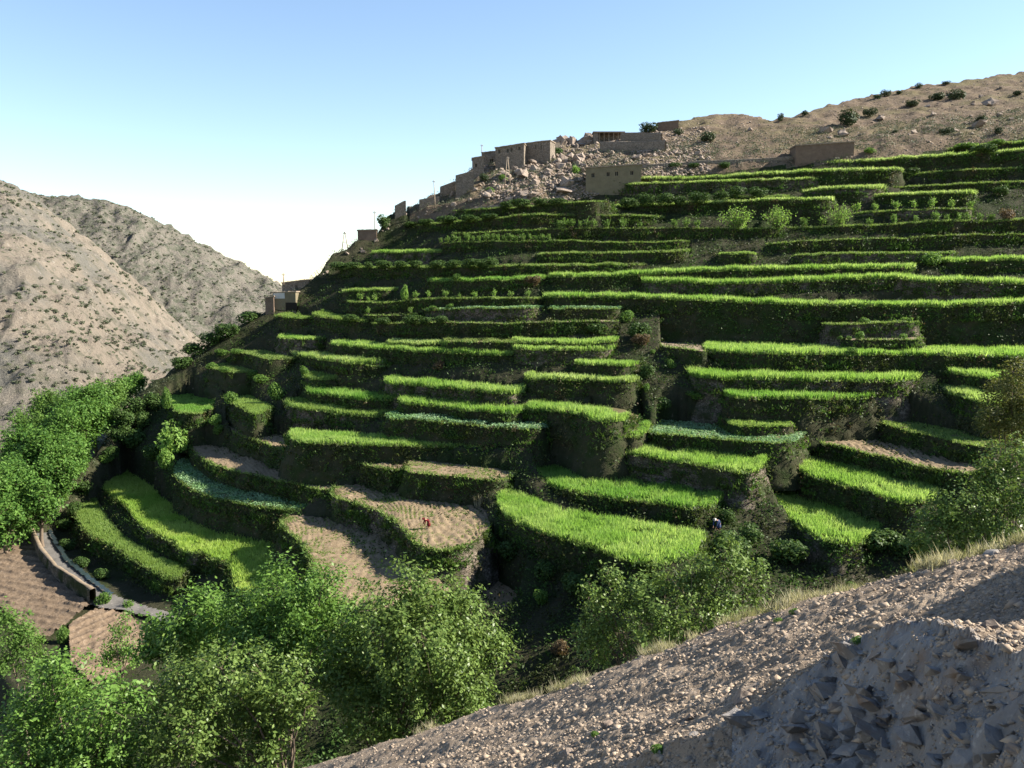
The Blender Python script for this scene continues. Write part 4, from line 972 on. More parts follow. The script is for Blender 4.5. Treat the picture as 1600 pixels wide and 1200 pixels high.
# ---- single shrubs and small trees: mesh kind, px, py(base), width px, height px, label
SINGLES = [
 ('dark', 1000, 530, 46, 34, 'dark bush on the bank left of the pale bare patch', 'bush'),
 ('green', 978, 505, 34, 22, 'green bush at the end of the short bean terrace by the hill fold', 'bush'),
 ('dark', 1242, 716, 46, 30, 'dark bush at the right end of the flat bean bed', 'bush'),
 ('green', 1262, 690, 30, 16, 'green bush between the flat bean bed and the ploughed soil strip', 'bush'),
 ('dark', 968, 690, 46, 36, 'dark bush under the right end of the domed barley plot', 'bush'),
 ('dark', 985, 612, 40, 28, 'dark bush at the right end of the barley over the tangled bank', 'bush'),
 ('green', 890, 662, 40, 26, 'leafy bush hanging on the bank of the domed barley plot', 'bush'),
 ('dark', 1395, 625, 46, 28, 'dark bush at the right end of the barley below the clipped hedge', 'bush'),
 ('dark', 1300, 645, 50, 26, 'dark bush on the tall bank below that barley strip in the shade', 'bush'),
 ('bright', 336, 664, 34, 22, 'green tuft in front of the left end of the upper soil strip', 'bush'),
 ('bright', 165, 724, 28, 18, 'round green bush above the curved barley field', 'bush'),
 ('green', 1092, 632, 44, 16, 'green tuft alone in the dark hill fold', 'bush'),
 ('dark', 1150, 770, 50, 30, 'dark bush between the upper and the right barley plots', 'bush'),
 ('dark', 1135, 815, 40, 26, 'dark bush above the person in blue', 'bush'),
 ('dark', 1175, 850, 60, 40, 'dark bush at the right end of the lowest stepped barley', 'bush'),
 ('green', 1205, 745, 36, 22, 'green bush in the gap left of the right barley plot', 'bush'),
 ('dark', 1130, 860, 60, 40, 'dark bush beside the loose crowned tree', 'bush'),
 ('dark', 800, 880, 60, 40, 'dark bush under the left end of the lowest stepped barley', 'bush'),
 ('dark', 850, 905, 50, 36, 'dark bush in the gully below the lowest stepped barley', 'bush'),
 ('dark', 760, 870, 50, 34, 'dark bush right of the plot of the person in red', 'bush'),
 ('dark', 985, 640, 40, 28, 'dark bush in the upper hill fold', 'bush'),
 ('dark', 1030, 640, 44, 26, 'dark bush right of another in the hill fold', 'bush'),
 ('dark', 1010, 590, 36, 26, 'dark bush under the green one in the hill fold', 'bush'),
 ('dark', 890, 690, 30, 22, 'dark bush left of the upper stepped barley', 'bush'),
 ('dark', 830, 725, 30, 20, 'dark bush at the right end of the low seedling terrace', 'bush'),
 ('bright', 1152, 359, 66, 34, 'left one of two bright spreading willows side by side', 'willow'),
 ('bright', 1216, 359, 62, 36, 'right one of two bright spreading willows side by side', 'willow'),
 ('bright', 1313, 353, 42, 34, 'bright rounded willow standing apart to the right of the pair', 'willow'),
 ('brown', 688, 578, 25, 21, 'red brown dry bush at the foot of a dark bank', 'bush'),
 ('brown', 1575, 340, 30, 26, 'yellowing bush at the right edge beyond the sapling rows', 'bush'),
 ('bright', 633, 464, 17, 34, 'tall narrow green bush at the left end of the sapling row', 'bush'),
 ('green', 676, 486, 26, 11, 'low light green bush left of the bean terrace', 'bush'),
 ('green', 701, 484, 18, 13, 'light green bush on the bean terrace next to a lower one', 'bush'),
 ('dark', 770, 416, 32, 20, 'dark rounded bush topping the clipped hedge', 'bush'),
 ('green', 715, 443, 26, 16, 'yellow green bush below the patchy barley strip', 'bush'),
 ('brown', 832, 448, 36, 22, 'brown bush at the right end of the patchy barley strip', 'bush'),
 ('dark', 895, 522, 30, 20, 'dark leafy bush left one of a pair on the shaded wall', 'bush'),
 ('dark', 930, 522, 42, 22, 'dark leafy bush right one of a pair on the shaded wall', 'bush'),
 ('brown', 1002, 540, 38, 24, 'olive brown bush beside the pale bare patch', 'bush'),
 ('green', 1020, 553, 12, 10, 'tiny light bush under the olive brown one', 'bush'),
 ('green', 1048, 575, 20, 18, 'green bush at the left end of the broad barley strip', 'bush'),
 ('brown', 1044, 498, 26, 16, 'reddish bush in the shade by the hill fold', 'bush'),
 ('green', 1055, 518, 36, 14, 'spiky green bush under the reddish one', 'bush'),
 ('green', 1098, 517, 34, 12, 'twiggy green bush right of the spiky one', 'bush'),
 ('dark', 1190, 607, 34, 14, 'left half of the clipped dark hedge between two barley strips', 'hedge'),
 ('dark', 1225, 609, 30, 17, 'right half of the clipped dark hedge between two barley strips', 'hedge'),
 ('dark', 1262, 608, 24, 13, 'low dark bush beside the clipped hedge', 'bush'),
 ('green', 1010, 612, 16, 16, 'small pale bush alone in the dark hill fold', 'bush'),
 ('green', 1455, 415, 46, 28, 'grey green bush at the end of the uppermost long tall barley', 'bush'),
 ('green', 1352, 500, 24, 14, 'pale rounded bush on the ragged ledge', 'bush'),
 ('green', 1342, 526, 22, 18, 'pale tussock hanging under the ragged ledge', 'bush'),
 ('green', 1417, 514, 14, 11, 'small round bush at the right of the ragged ledge', 'bush'),
 ('green', 1313, 534, 11, 8, 'left one of two tiny round bushes above the long barley', 'bush'),
 ('green', 1327, 534, 12, 9, 'right one of two tiny round bushes above the long barley', 'bush'),
 ('green', 1411, 530, 18, 14, 'lopsided pale bush above the long barley', 'bush'),
 ('brown', 1413, 570, 26, 18, 'grey round bush on the wall under the long barley', 'bush'),
 ('green', 1332, 565, 26, 18, 'leafy bush hanging under the long barley', 'bush'),
 ('green', 1266, 571, 16, 9, 'small pale bush on the wall left of the leafy one', 'bush'),
 ('green', 432, 625, 36, 36, 'grey green bush at the left tip of the leafy barley plot', 'bush'),
 ('green', 477, 592, 20, 22, 'olive bush at the left end of the short grass plot', 'bush'),
 ('green', 605, 580, 26, 14, 'green bush at the right end of the staked bed', 'bush'),
 ('dark', 425, 818, 36, 28, 'dark green bush at the right end of the blue green beans', 'bush'),
 ('green', 342, 678, 30, 20, 'olive bush at the left end of the upper soil strip', 'bush'),
 ('green', 362, 640, 26, 26, 'yellow green bush on the bank below the grass plot', 'bush'),
 ('green', 262, 640, 22, 44, 'bushy hedge along the left edge of the square spur field', 'bush'),
 ('bright', 270, 705, 62, 56, 'tall feathery bush in front of the square spur field', 'bush'),
 ('bright', 262, 736, 40, 44, 'light green bush at the left end of the beans', 'bush'),
 ('green', 290, 775, 30, 26, 'olive bush under the left end of the beans', 'bush'),
 ('green', 158, 951, 34, 34, 'round green bush at the end of the stone field wall', 'bush'),
 ('green', 201, 956, 24, 28, 'smaller round bush on the bank by the field wall', 'bush'),
 ('green', 98, 784, 22, 28, 'light bush alone on the bank above the stream', 'bush'),
 ('green', 846, 945, 34, 34, 'pale leafy bush in the dark gully bottom', 'bush'),
 ('green', 100, 1005, 24, 40, 'bushes on the bank between the two bare lower fields', 'bush'),
 ('brown', 873, 1022, 40, 34, 'reddish twiggy bush in the dark gully', 'bush'),
 ('dark', 600, 356, 26, 24, 'dark small tree against the sky at the lower village', 'tree'),
 ('juniper', 755, 284, 22, 16, 'olive bush among boulders under the houses', 'bush'),
 ('green', 786, 283, 18, 14, 'olive bush beside the forked pole', 'bush'),
 ('green', 768, 302, 16, 12, 'small olive bush on a boulder ledge', 'bush'),
 ('bright', 899, 272, 18, 18, 'bright green bush among boulders left of the house', 'bush'),
 ('dark', 871, 214, 26, 16, 'dark bush at the left foot of the rock pile', 'bush'),
 ('juniper', 1106, 222, 34, 20, 'dark round juniper near the skyline in the middle of the bare slope', 'juniper'),
 ('juniper', 1058, 211, 18, 13, 'small dark juniper below the top building', 'juniper'),
 ('juniper', 1014, 207, 36, 18, 'spreading juniper left of the top building', 'juniper'),
 ('juniper', 1325, 196, 42, 30, 'largest dark juniper on the bare slope above the brown building', 'juniper'),
 ('juniper', 1357, 182, 26, 16, 'dark juniper just right of the largest one', 'juniper'),
 ('juniper', 1220, 189, 13, 14, 'lone pointed juniper on the skyline dip', 'juniper'),
 ('juniper', 1257, 180, 15, 9, 'small skyline juniper right of the dip', 'juniper'),
 ('juniper', 1385, 151, 19, 13, 'rounded juniper on the rising skyline', 'juniper'),
 ('juniper', 1370, 155, 16, 9, 'flat juniper on the skyline left of a rounded one', 'juniper'),
 ('juniper', 1405, 147, 14, 7, 'low juniper on the skyline right of a rounded one', 'juniper'),
 ('juniper', 1437, 138, 14, 10, 'round juniper on the upper skyline', 'juniper'),
 ('juniper', 1478, 132, 18, 6, 'flat juniper high on the skyline', 'juniper'),
 ('juniper', 1464, 157, 32, 15, 'left one of two broad junipers below the upper skyline', 'juniper'),
 ('juniper', 1494, 156, 36, 20, 'right one of two broad junipers below the upper skyline', 'juniper'),
 ('juniper', 1425, 166, 30, 11, 'low dark juniper left of the two broad ones', 'juniper'),
 ('juniper', 1534, 190, 24, 11, 'green bush on a rock at the upper right', 'bush'),
 ('juniper', 1476, 210, 26, 13, 'dark bush in the middle of the right bare slope', 'bush'),
 ('juniper', 1560, 208, 20, 12, 'round bush just above the topmost green strip', 'bush'),
 ('juniper', 1590, 148, 20, 8, 'dark bush at the far right near the skyline', 'bush'),
 ('juniper', 1398, 208, 11, 6, 'tiny green bush alone on the bare slope', 'bush'),
 ('green', 1360, 240, 26, 11, 'olive bush right of the brown building', 'bush'),
 ('green', 1343, 240, 18, 8, 'low green bush touching the brown building corner', 'bush'),
 ('dark', 1055, 262, 26, 10, 'left one of three dark bushes right of the house', 'bush'),
 ('dark', 1084, 262, 24, 9, 'middle one of three dark bushes right of the house', 'bush'),
 ('dark', 1130, 263, 28, 10, 'right one of three dark bushes right of the house', 'bush'),
 ('green', 1510, 224, 44, 12, 'broad green bush left of two on the topmost strip', 'bush'),
 ('green', 1560, 218, 40, 12, 'broad green bush right of two on the topmost strip', 'bush'),
 ('green', 1305, 276, 24, 12, 'light green bush under the pale strip by the brown building', 'bush'),
 ('dark', 1425, 268, 24, 14, 'brown green bush at the right end of the pale strip', 'bush'),
 ('dark', 1563, 305, 34, 16, 'dark bush at the right end of the light barley strip', 'bush'),
 ('dark', 1535, 250, 60, 16, 'dark wide bush on the bank at the upper right', 'bush'),
]
BUSHROWS = [
 ([(208, 645, 34, 28), (196, 668, 34, 28), (186, 692, 34, 28), (170, 720, 30, 26), (150, 748, 28, 24), (130, 772, 26, 22), (112, 800, 26, 22), (100, 828, 26, 20), (108, 858, 26, 20), (130, 885, 28, 20), (160, 905, 28, 20)], 'dark bush along the shaded foot of the spur beside the valley trees', 'dark bushes along the foot of the spur', 'dark'),   # dark bushes hanging in rows on the banks
 ([(1012, 312, 28, 22), (1040, 312, 30, 22), (1062, 310, 20, 16), (1095, 309, 34, 20), (1125, 308, 24, 16), (1150, 305, 30, 20), (1185, 303, 28, 18), (985, 312, 26, 18)], 'dark bush in the thick row on the bank under the house', 'thick row of dark bushes under the house', 'dark'),
 ([(815, 316, 34, 14), (845, 314, 30, 14), (870, 310, 28, 12), (790, 322, 26, 12)], 'dark bush in the hedge at the foot of the boulder slope', 'hedge at the foot of the boulder slope', 'dark'),
 ([(530, 424, 34, 14), (552, 424, 26, 12), (576, 419, 16, 12), (600, 420, 30, 13), (628, 418, 28, 13), (650, 418, 22, 12), (680, 416, 30, 14), (705, 418, 30, 15), (735, 418, 34, 16), (755, 418, 26, 14)], 'dark rounded bush in the clipped hedge on the left shoulder', 'clipped hedge on the left shoulder', 'dark'),
 ([(642, 512, 34, 16), (665, 510, 26, 12), (690, 511, 24, 12), (552, 511, 30, 14), (600, 510, 26, 12)], 'dark bush on the bare soil ledge above the bushy wall', 'bushes on the bare soil ledge', 'dark'),
 ([(612, 352, 28, 10), (640, 352, 26, 10), (665, 350, 26, 10), (700, 346, 40, 12), (738, 344, 34, 12), (765, 344, 30, 10)], 'low dark bush in the row below the ruined stone walls', 'low dark bushes below the ruined walls', 'dark'),
 ([(1455, 316, 0, 0)], '', '', ''),
 ([(350, 556, 22, 12), (370, 552, 20, 10), (330, 574, 20, 11), (352, 580, 22, 10), (330, 598, 20, 14), (410, 598, 30, 16), (395, 590, 24, 14)], 'small bush on the ledges of the far left spur', 'small bushes on the far left spur', 'green'),
 ([(385, 500, 40, 22), (355, 522, 40, 26), (330, 540, 40, 26), (305, 556, 36, 24), (285, 575, 34, 20), (400, 488, 24, 12)], 'dark tree on the shaded left edge of the spur below the village', 'dark trees along the spur edge', 'dark'),
 ([(225, 605, 26, 20), (240, 640, 34, 30), (225, 670, 30, 30), (210, 700, 40, 36), (240, 720, 36, 30), (190, 660, 30, 26)], 'dark bush in the shaded hollow behind the valley trees', 'dark bushes in the shaded hollow', 'dark'),
 ([(1150, 880, 60, 50), (1230, 880, 60, 44), (1300, 870, 60, 40), (1370, 860, 60, 40), (900, 930, 50, 40), (1420, 870, 60, 40)], 'dark bush in the shaded gully behind the foreground edge', 'dark bushes in the gully', 'dark'),
]
cnt = 0
for kind, x, y, w, h, lab, cat in SINGLES:
    if cat == 'willow':
        put('willow_tree', WILLOW[cnt % 3], x, y, w, h, lab, cat, native=(1.9, 1.0)); cnt += 1; continue
    put({'juniper': 'juniper_bush', 'willow': 'willow_tree'}.get(cat, cat), SHRUB[kind][cnt % 3], x, y, w, h, lab, cat); cnt += 1
for items, lab, grp, kind in BUSHROWS:
    for (x, y, w, h) in items:
        if w: put('bush', SHRUB[kind][cnt % 3], x, y, w * 1.35, h * 1.1, lab, 'bush', grp, -0.4); cnt += 1
# dry feathery plant beside the bare plot
q = place(750, 800); r_ = np.random.default_rng(3)
Bt = np.zeros((60, 3)); Bt[:, :2] = r_.normal(scale=.25, size=(60, 2))
Vd, Fd = blades(Bt, np.full(60, 2.2), .035, .16)
link('dry_plant', mesh_arrays('dry_plant', Vd, Fd, M['dry_grass']), None, tuple(q), 'pale dry feathery plant at the corner of the bare plot', 'plant')

# ------------------------------------------------------------------ trees with trunk, limbs and crown
def tree(name, Y, lobes, mat, leaf, dens, label, cat='tree', trunk_px=None, depth=0.5, seed=0, group=None, base=None, trunk_r=0.22, ragged=0.55):
    rg = np.random.default_rng(seed + 500)
    L = []
    for (px, py, rp) in lobes:
        yy = Y + rg.uniform(-1, 1) * depth * rp * Y / F * 2
        u, v = ray(px, py)
        L.append((np.array([u * yy, yy, v * yy]), rp * Y / F * 1.02))
    cen = np.mean([l[0] for l in L], axis=0)
    if base is None:
        bx = cen[0] if trunk_px is None else float(ray(trunk_px, 600)[0]) * Y
        base = np.array([bx, cen[1], float(land(bx, cen[1])[0])])
    root = empty(name, tuple(base), label, cat, group)
    C = []; N = []
    for c, r in L:
        nc = max(14, int(dens * 3.3 * r * r))
        d = rg.normal(size=(nc, 3)); d /= np.linalg.norm(d, axis=1, keepdims=True)
        gapn = np.array([mnoise.noise(Vector((c + x * r) / (leaf * 9))) for x in d]); d = d[gapn > -.07]; nc = len(d)
        lump = 1 + ragged * np.array([mnoise.noise(Vector((c + x * r) / 1.1)) for x in d])
        rad = r * lump * np.where(rg.uniform(0, 1, nc) < 0.25, rg.uniform(0.3, 0.8, nc), rg.uniform(0.8, 1.08, nc))
        cc = c + d * rad[:, None] * np.array([1, 1, 0.92])
        per = 24
        P_ = np.repeat(cc, per, 0) + rg.normal(size=(nc * per, 3)) * leaf * 2.3
        nn = np.repeat(d * 0.5 + np.array([0, 0, 0.5]), per, 0) + rg.normal(size=(nc * per, 3)) * 0.42
        C.append(P_); N.append(nn)
    C = np.concatenate(C); N = np.concatenate(N)
    V, Fq = leaf_quads(C, N, rg.uniform(0.65, 1.3, len(C)) * leaf, 0.55, rg)
    link('crown', mesh_arrays('crown', V - base, Fq, mat), root)
    # trunk and limbs
    mb = MB()
    fork = base + (cen - base) * 0.42 + np.array([0, 0, 0.2]); fork[:2] = base[:2] + (cen - base)[:2] * 0.25
    mid = (base + fork) / 2 + rg.normal(size=3) * 0.15
    mb.tube(np.array([0, 0, -0.6]), mid - base, trunk_r * 1.25, trunk_r, 8, False)
    mb.tube(mid - base, fork - base, trunk_r, trunk_r * .8, 8, False)
    link('trunk', mb.mesh('trunk', M['bark'], True), root)
    mb = MB()
    for c, r in L:
        k1 = fork + (c - fork) * 0.5 + rg.normal(size=3) * 0.3 + np.array([0, 0, 0.1])
        mb.tube(fork - base, k1 - base, trunk_r * .5, trunk_r * .3, 6, False)
        mb.tube(k1 - base, c - base, trunk_r * .3, trunk_r * .15, 5, False)
        for q in range(5):
            d = rg.normal(size=3); d /= np.linalg.norm(d)
            mb.tube(c - base, c + d * r * 0.95 - base, trunk_r * .13, .012, 4, False)
    link('limbs', mb.mesh('limbs', M['bark'], True), root)
    return len(Fq)

nl = 0
nl += tree('walnut_tree', 62, [(395, 955, 50), (445, 925, 52), (500, 935, 52), (420, 1000, 58), (480, 1005, 60), (375, 1000, 42), (525, 985, 48), (450, 960, 60)],
           M['walnut_fresh'], .15, 8, 'walnut tree with a flat broad crown directly below the curved barley field', seed=1)
nl += tree('walnut_tree', 57, [(600, 950, 52), (645, 925, 50), (690, 945, 48), (725, 985, 52), (752, 1010, 42), (660, 1000, 80), (590, 1020, 78), (545, 1050, 62), (700, 1060, 72), (640, 1095, 70), (560, 1100, 52), (735, 1100, 40), (610, 1140, 35), (775, 1030, 22)],
           M['walnut'], .145, 8.5, 'largest walnut tree with a rounded olive crown at bottom centre', trunk_px=560, seed=2)
nl += tree('walnut_tree', 50, [(300, 1065, 55), (345, 1045, 48), (415, 1060, 52), (455, 1090, 42), (380, 1105, 68), (300, 1125, 62), (440, 1125, 46), (270, 1155, 50), (350, 1160, 58), (420, 1165, 40), (478, 1105, 22)],
           M['walnut'], .135, 9, 'walnut tree in front of the largest one, nearest the bottom edge', trunk_px=452, seed=3)
nl += tree('walnut_tree', 68, [(280, 985, 38), (312, 962, 42), (345, 985, 40), (250, 990, 36), (300, 1015, 46), (330, 945, 26), (230, 1010, 25)],
           M['walnut_fresh'], .18, 7.5, 'mid sized walnut tree beside the small pale field', seed=4)
nl += tree('walnut_tree', 48, [(60, 1085, 55), (110, 1062, 50), (160, 1100, 55), (40, 1135, 66), (110, 1145, 70), (180, 1150, 52), (30, 1190, 66), (120, 1195, 66), (205, 1195, 46), (75, 1045, 30), (205, 1090, 26)],
           M['walnut_fresh'], .135, 9, 'fresh green walnut tree filling the bottom left corner', seed=5)
nl += tree('young_tree', 80, [(190, 982, 16), (182, 1008, 24), (203, 1022, 20), (172, 1030, 16), (196, 965, 8)],
           M['walnut_fresh'], .12, 8, 'small young tree standing on the little pale field', seed=6, trunk_r=.12)
nl += tree('bushy_tree', 72, [(12, 1020, 38), (45, 1008, 24), (28, 985, 24), (5, 970, 26), (55, 1035, 20)],
           M['bush_green'], .13, 9, 'bushy tree at the left edge beside the ploughed field', seed=7, trunk_r=.14)
nl += tree('fig_tree', 39, [(918, 945, 17), (925, 918, 13), (948, 900, 14), (952, 940, 28), (932, 968, 30), (1000, 935, 38), (1042, 905, 32), (1075, 885, 30), (1105, 900, 38), (1138, 868, 18), (1142, 895, 34), (1182, 888, 20), (1185, 925, 18), (1080, 945, 52), (1020, 975, 50), (962, 990, 46), (1125, 945, 42), (1060, 985, 40), (935, 1005, 32), (1140, 850, 9)],
           M['walnut'], .088, 15, 'loose crowned tree just behind the gravel edge, lit from the right', trunk_px=1040, seed=8, trunk_r=.13, ragged=.8)
nl += tree('poplar_tree', 66, [(1582, 582, 18), (1568, 622, 32), (1600, 612, 42), (1560, 662, 32), (1592, 680, 38), (1545, 650, 22), (1640, 640, 50)],
           M['bush_olive'], .115, 12, 'tall dark tree cut off by the right edge', seed=9, trunk_r=.2, trunk_px=1610)
nl += tree('walnut_tree', 58, [(1580, 715, 30), (1545, 752, 32), (1595, 770, 42), (1560, 742, 28), (1502, 795, 36), (1478, 815, 28), (1540, 815, 46), (1595, 835, 40), (1450, 838, 32), (1500, 855, 38), (1650, 790, 50)],
           M['walnut'], .12, 11, 'low spreading tree at the right behind the gravel edge, mostly shaded', seed=10, trunk_r=.18)
VT = [(195, 603, 15, 186), (214, 594, 11, 192), (60, 775, 26, 128), (118, 650, 30, 158), (40, 700, 34, 144), (85, 720, 30, 140), (170, 615, 24, 172), (5, 800, 34, 124), (108, 700, 26, 146), (15, 770, 40, 130), (62, 705, 46, 142), (98, 668, 32, 152), (132, 626, 34, 165), (80, 640, 34, 168), (25, 735, 34, 138), (150, 640, 26, 162), (-30, 760, 50, 128), (52, 668, 30, 158)]
VL = ['far bright clump of trees right of the valley row', 'smallest farthest clump by the spur foot', 'small valley tree standing at the head of the stone field wall', 'valley tree low between the tall bright one and the middle one', 'valley tree behind the broadest one on its left', 'low valley tree at the right foot of the broadest one', 'farthest valley tree, half in shade', 'lowest valley tree at the left edge beside the ploughed field', 'small valley tree under the middle one', 'round crowned valley tree at the left edge, nearest of the valley row', 'broadest valley tree in the row at the left', 'middle valley tree between the broad one and the far ones', 'tall bright valley tree at the far end of the row', 'darker valley tree against the grey hill behind the row', 'valley tree squeezed between the nearest and the broadest', 'small valley tree at the right end of the row', 'valley tree partly outside the left edge', 'valley tree half hidden behind the broadest one']
for k, (x, y, r, Y) in enumerate(VT):
    rg = np.random.default_rng(k + 70)
    lob = [(x + rg.uniform(-.55, .55) * r, y + rg.uniform(-.35, .6) * r, r * rg.uniform(.42, .62)) for _ in range(9)] + [(x, y, r * .7)] + [(x + rg.uniform(-.6, .6) * r, y + rg.uniform(.7, 1.3) * r, r * rg.uniform(.35, .5)) for _ in range(4)]
    nl += tree('valley_tree', Y, lob, M['valley_leaf'] if k not in (13, 17, 6) else M['bush_green'], .25, 4.2, VL[k], seed=20 + k, group='trees along the valley floor', trunk_r=.3, ragged=.85)
print('tree leaves', nl)
# green strip beyond the valley trees
q0, q1 = place(180, 603), place(222, 588)

# ------------------------------------------------------------------ rocks
def rock_mesh(name, mat, seed, npt=15, flat=0.7, rough=0.11):
    """an angular stone: the hull of scattered points, its facets split once and roughened."""
    rg = random.Random(seed)
    bm = bmesh.new()
    for k in range(npt):
        d = Vector((rg.gauss(0, 1), rg.gauss(0, 1), rg.gauss(0, 1))).normalized() * rg.uniform(.72, 1.08)
        d.z *= flat
        bm.verts.new(d)
    r = bmesh.ops.convex_hull(bm, input=bm.verts)
    bmesh.ops.delete(bm, geom=[g for g in r['geom_interior'] if isinstance(g, bmesh.types.BMVert)], context='VERTS')
    bmesh.ops.subdivide_edges(bm, edges=bm.edges[:], cuts=1, use_grid_fill=True)
    bmesh.ops.triangulate(bm, faces=bm.faces[:])
    off = Vector((rg.uniform(-50, 50), rg.uniform(-50, 50), rg.uniform(-50, 50)))
    for v in bm.verts:
        v.co *= 1 + rough * mnoise.noise(v.co * 2.3 + off) * 2
    me = bpy.data.meshes.new(name); bm.to_mesh(me); bm.free()
    me.materials.append(mat)
    return me
BOULD = [rock_mesh('boulder', M['rock'], s, 13 + s % 5, 0.72 + 0.1 * (s % 3)) for s in range(10)]

def put_rock(name, me, q, size, label, cat, group=None, tilt=0.35, sz=1.0):
    o = link(name, me, None, (q[0], q[1], q[2] + size * 0.22), label, cat, group)
    o.rotation_euler = (random.uniform(-tilt, tilt), random.uniform(-tilt, tilt), random.uniform(0, 6.28))
    o.scale = (size, size * random.uniform(.75, 1.2), size * random.uniform(.75, 1.15) * sz)
    return o
def inpoly(x, y, poly):
    c = False
    for i in range(len(poly)):
        x1, y1 = poly[i]; x2, y2 = poly[i - 1]
        if (y1 > y) != (y2 > y) and x < (x2 - x1) * (y - y1) / (y2 - y1) + x1: c = not c
    return c
def boulders(poly, num, smin, smax, label, group, bias=2.0, name='boulder'):
    xs = [p[0] for p in poly]; ys = [p[1] for p in poly]; k = 0; g = 0
    while k < num and g < num * 30:
        g += 1
        x = random.uniform(min(xs), max(xs)); y = random.uniform(min(ys), max(ys))
        if not inpoly(x, y, poly): continue
        h = hit(x, y)
        if h is None: continue
        s = (smin + (smax - smin) * random.random() ** bias) * h[1] / F * 0.5
        put_rock(name, BOULD[k % 10], h, s, label, 'boulder', group, 0.6); k += 1
boulders([(752, 312), (790, 262), (850, 246), (905, 238), (918, 262), (905, 290), (850, 302), (790, 318)], 100, 5, 24, 'pale boulder tumbled on the slope below the stone houses', 'boulders below the stone houses')
boulders([(868, 226), (880, 206), (905, 196), (924, 200), (934, 222), (900, 232)], 50, 7, 24, 'jagged boulder in the rock pile on the skyline', 'boulders of the skyline rock pile')
boulders([(905, 240), (935, 222), (1050, 228), (1110, 248), (1050, 256), (1000, 264), (940, 262)], 50, 5, 16, 'grey stone in the rubble between the house and the walled yard', 'rubble stones above the house')
boulders([(1085, 188), (1205, 188), (1300, 175), (1450, 148), (1600, 125), (1600, 205), (1400, 225), (1240, 215), (1110, 225)], 60, 3, 14, 'weathered rock scattered on the bare upper slope', 'rocks on the bare upper slope', 3)
boulders([(430, 480), (520, 410), (600, 352), (690, 305), (745, 275), (760, 310), (690, 330), (600, 372), (520, 430)], 30, 4, 13, 'rock on the shaded slope between the lower houses', 'rocks between the lower houses')
for x, y, w, lab in [(1315, 212, 34, 'long low rock outcrop under the largest juniper'), (1545, 165, 40, 'reddish rock outcrop high at the right'), (1530, 198, 44, 'dark rock outcrop with a bush at the upper right'), (1290, 207, 40, 'dark sloping rock ledge left of the largest juniper'), (1375, 188, 26, 'brown rock right of the largest juniper'), (1490, 205, 20, 'brown rock beside the dark bush'), (880, 300, 40, 'rounded dark outcrop left of the house'), (905, 248, 30, 'brown boulder under the lit stone wall'), (886, 254, 26, 'brown boulder left of another below the lit wall')]:
    h = hit(x, y)
    put_rock('outcrop', BOULD[int(x) % 10], h, w * h[1] / F * .36, lab, 'outcrop', None, .3, .7)
# small stones over the bare slope, too many to count
pts = []
while len(pts) < 2600:
    x = random.uniform(860, 1620); y = random.uniform(125, 262)
    h = hit(x, y) if random.random() < 0.5 else None
    if h is not None and float(hill_z(h[0] / h[1], h[1])[1]) < 0.5: pts.append(h)
while len(pts) < 7600:
    h = hit(random.uniform(750, 1110), random.uniform(200, 312))
    if h is not None and float(hill_z(h[0] / h[1], h[1])[1]) < 0.6: pts.append(h)
def pebble_mesh(name, P_, S, mat, rg):
    n = len(P_)
    base = np.array([(1, 0, 0), (-.9, .15, 0), (.1, 1, .05), (-.05, -1, 0), (.1, .05, .75), (0, 0, -.6)], float)
    fa = np.array([(0, 2, 4), (2, 1, 4), (1, 3, 4), (3, 0, 4), (2, 0, 5), (1, 2, 5), (3, 1, 5), (0, 3, 5)])
    V = base[None] * (1 + rg.normal(scale=.22, size=(n, 6, 3)))
    a = rg.uniform(0, 6.28, n); c, s = np.cos(a)[:, None], np.sin(a)[:, None]
    x = V[..., 0] * c - V[..., 1] * s; y = V[..., 0] * s + V[..., 1] * c
    z = V[..., 2] * rg.uniform(.5, 1, (n, 1)) + x * rg.normal(scale=.3, size=(n, 1))
    V = np.stack([x, y * rg.uniform(.6, 1, (n, 1)), z], -1) * S[:, None, None] + P_[:, None, :]
    return mesh_arrays(name, V.reshape(-1, 3), (fa[None] + 6 * np.arange(n)[:, None, None]).reshape(-1, 3), mat)
pts = np.array(pts); rg = np.random.default_rng(77)
link('stones', pebble_mesh('stones', pts, rg.uniform(.12, .5, len(pts)) * rg.uniform(.4, 1, len(pts)) * np.where(np.arange(len(pts)) >= 2600, 1.7, 1.0), M['rock'], rg), kind='stuff')
# low scrub over the bare slope and the unplanted parts of the hillside
Cs = []; 
gx = RNG.uniform(-0.60, 0.62, 52000); gy = RNG.uniform(60, 240, 52000) ** 1.0
gz = land(gx * gy, gy)
hz_, kk_, yt_, yc_ = hill_z(gx, gy)
dn = fbm(gx * gy / 7, gy / 7, 3, 12)
keep = (gy < yc_ + 6) & (dn > np.where(kk_ > .5, -.75, -.22)) & (gx * gy > -70 - 0.3 * (gy - 100)) & ((gz > FLOOR + .8) | (gx * gy > -34))
B = np.stack([gx * gy, gy, gz], 1)[keep]; kb = kk_[keep]
per = 8
C = np.repeat(B, per, 0) + RNG.normal(size=(len(B) * per, 3)) * np.array([.4, .4, .28]) + np.array([0, 0, .25])
N = RNG.normal(size=C.shape) + np.array([0, -.3, .6])
Vs, Fs = leaf_quads(C, N, RNG.uniform(.1, .22, len(C)), .5)
me = mesh_arrays('scrub', Vs, Fs, M['weed']); me.materials.append(M['juniper'])
me.polygons.foreach_set('material_index', np.repeat((kb < .5).astype(np.int32), per))
link('undergrowth', me, kind='stuff')

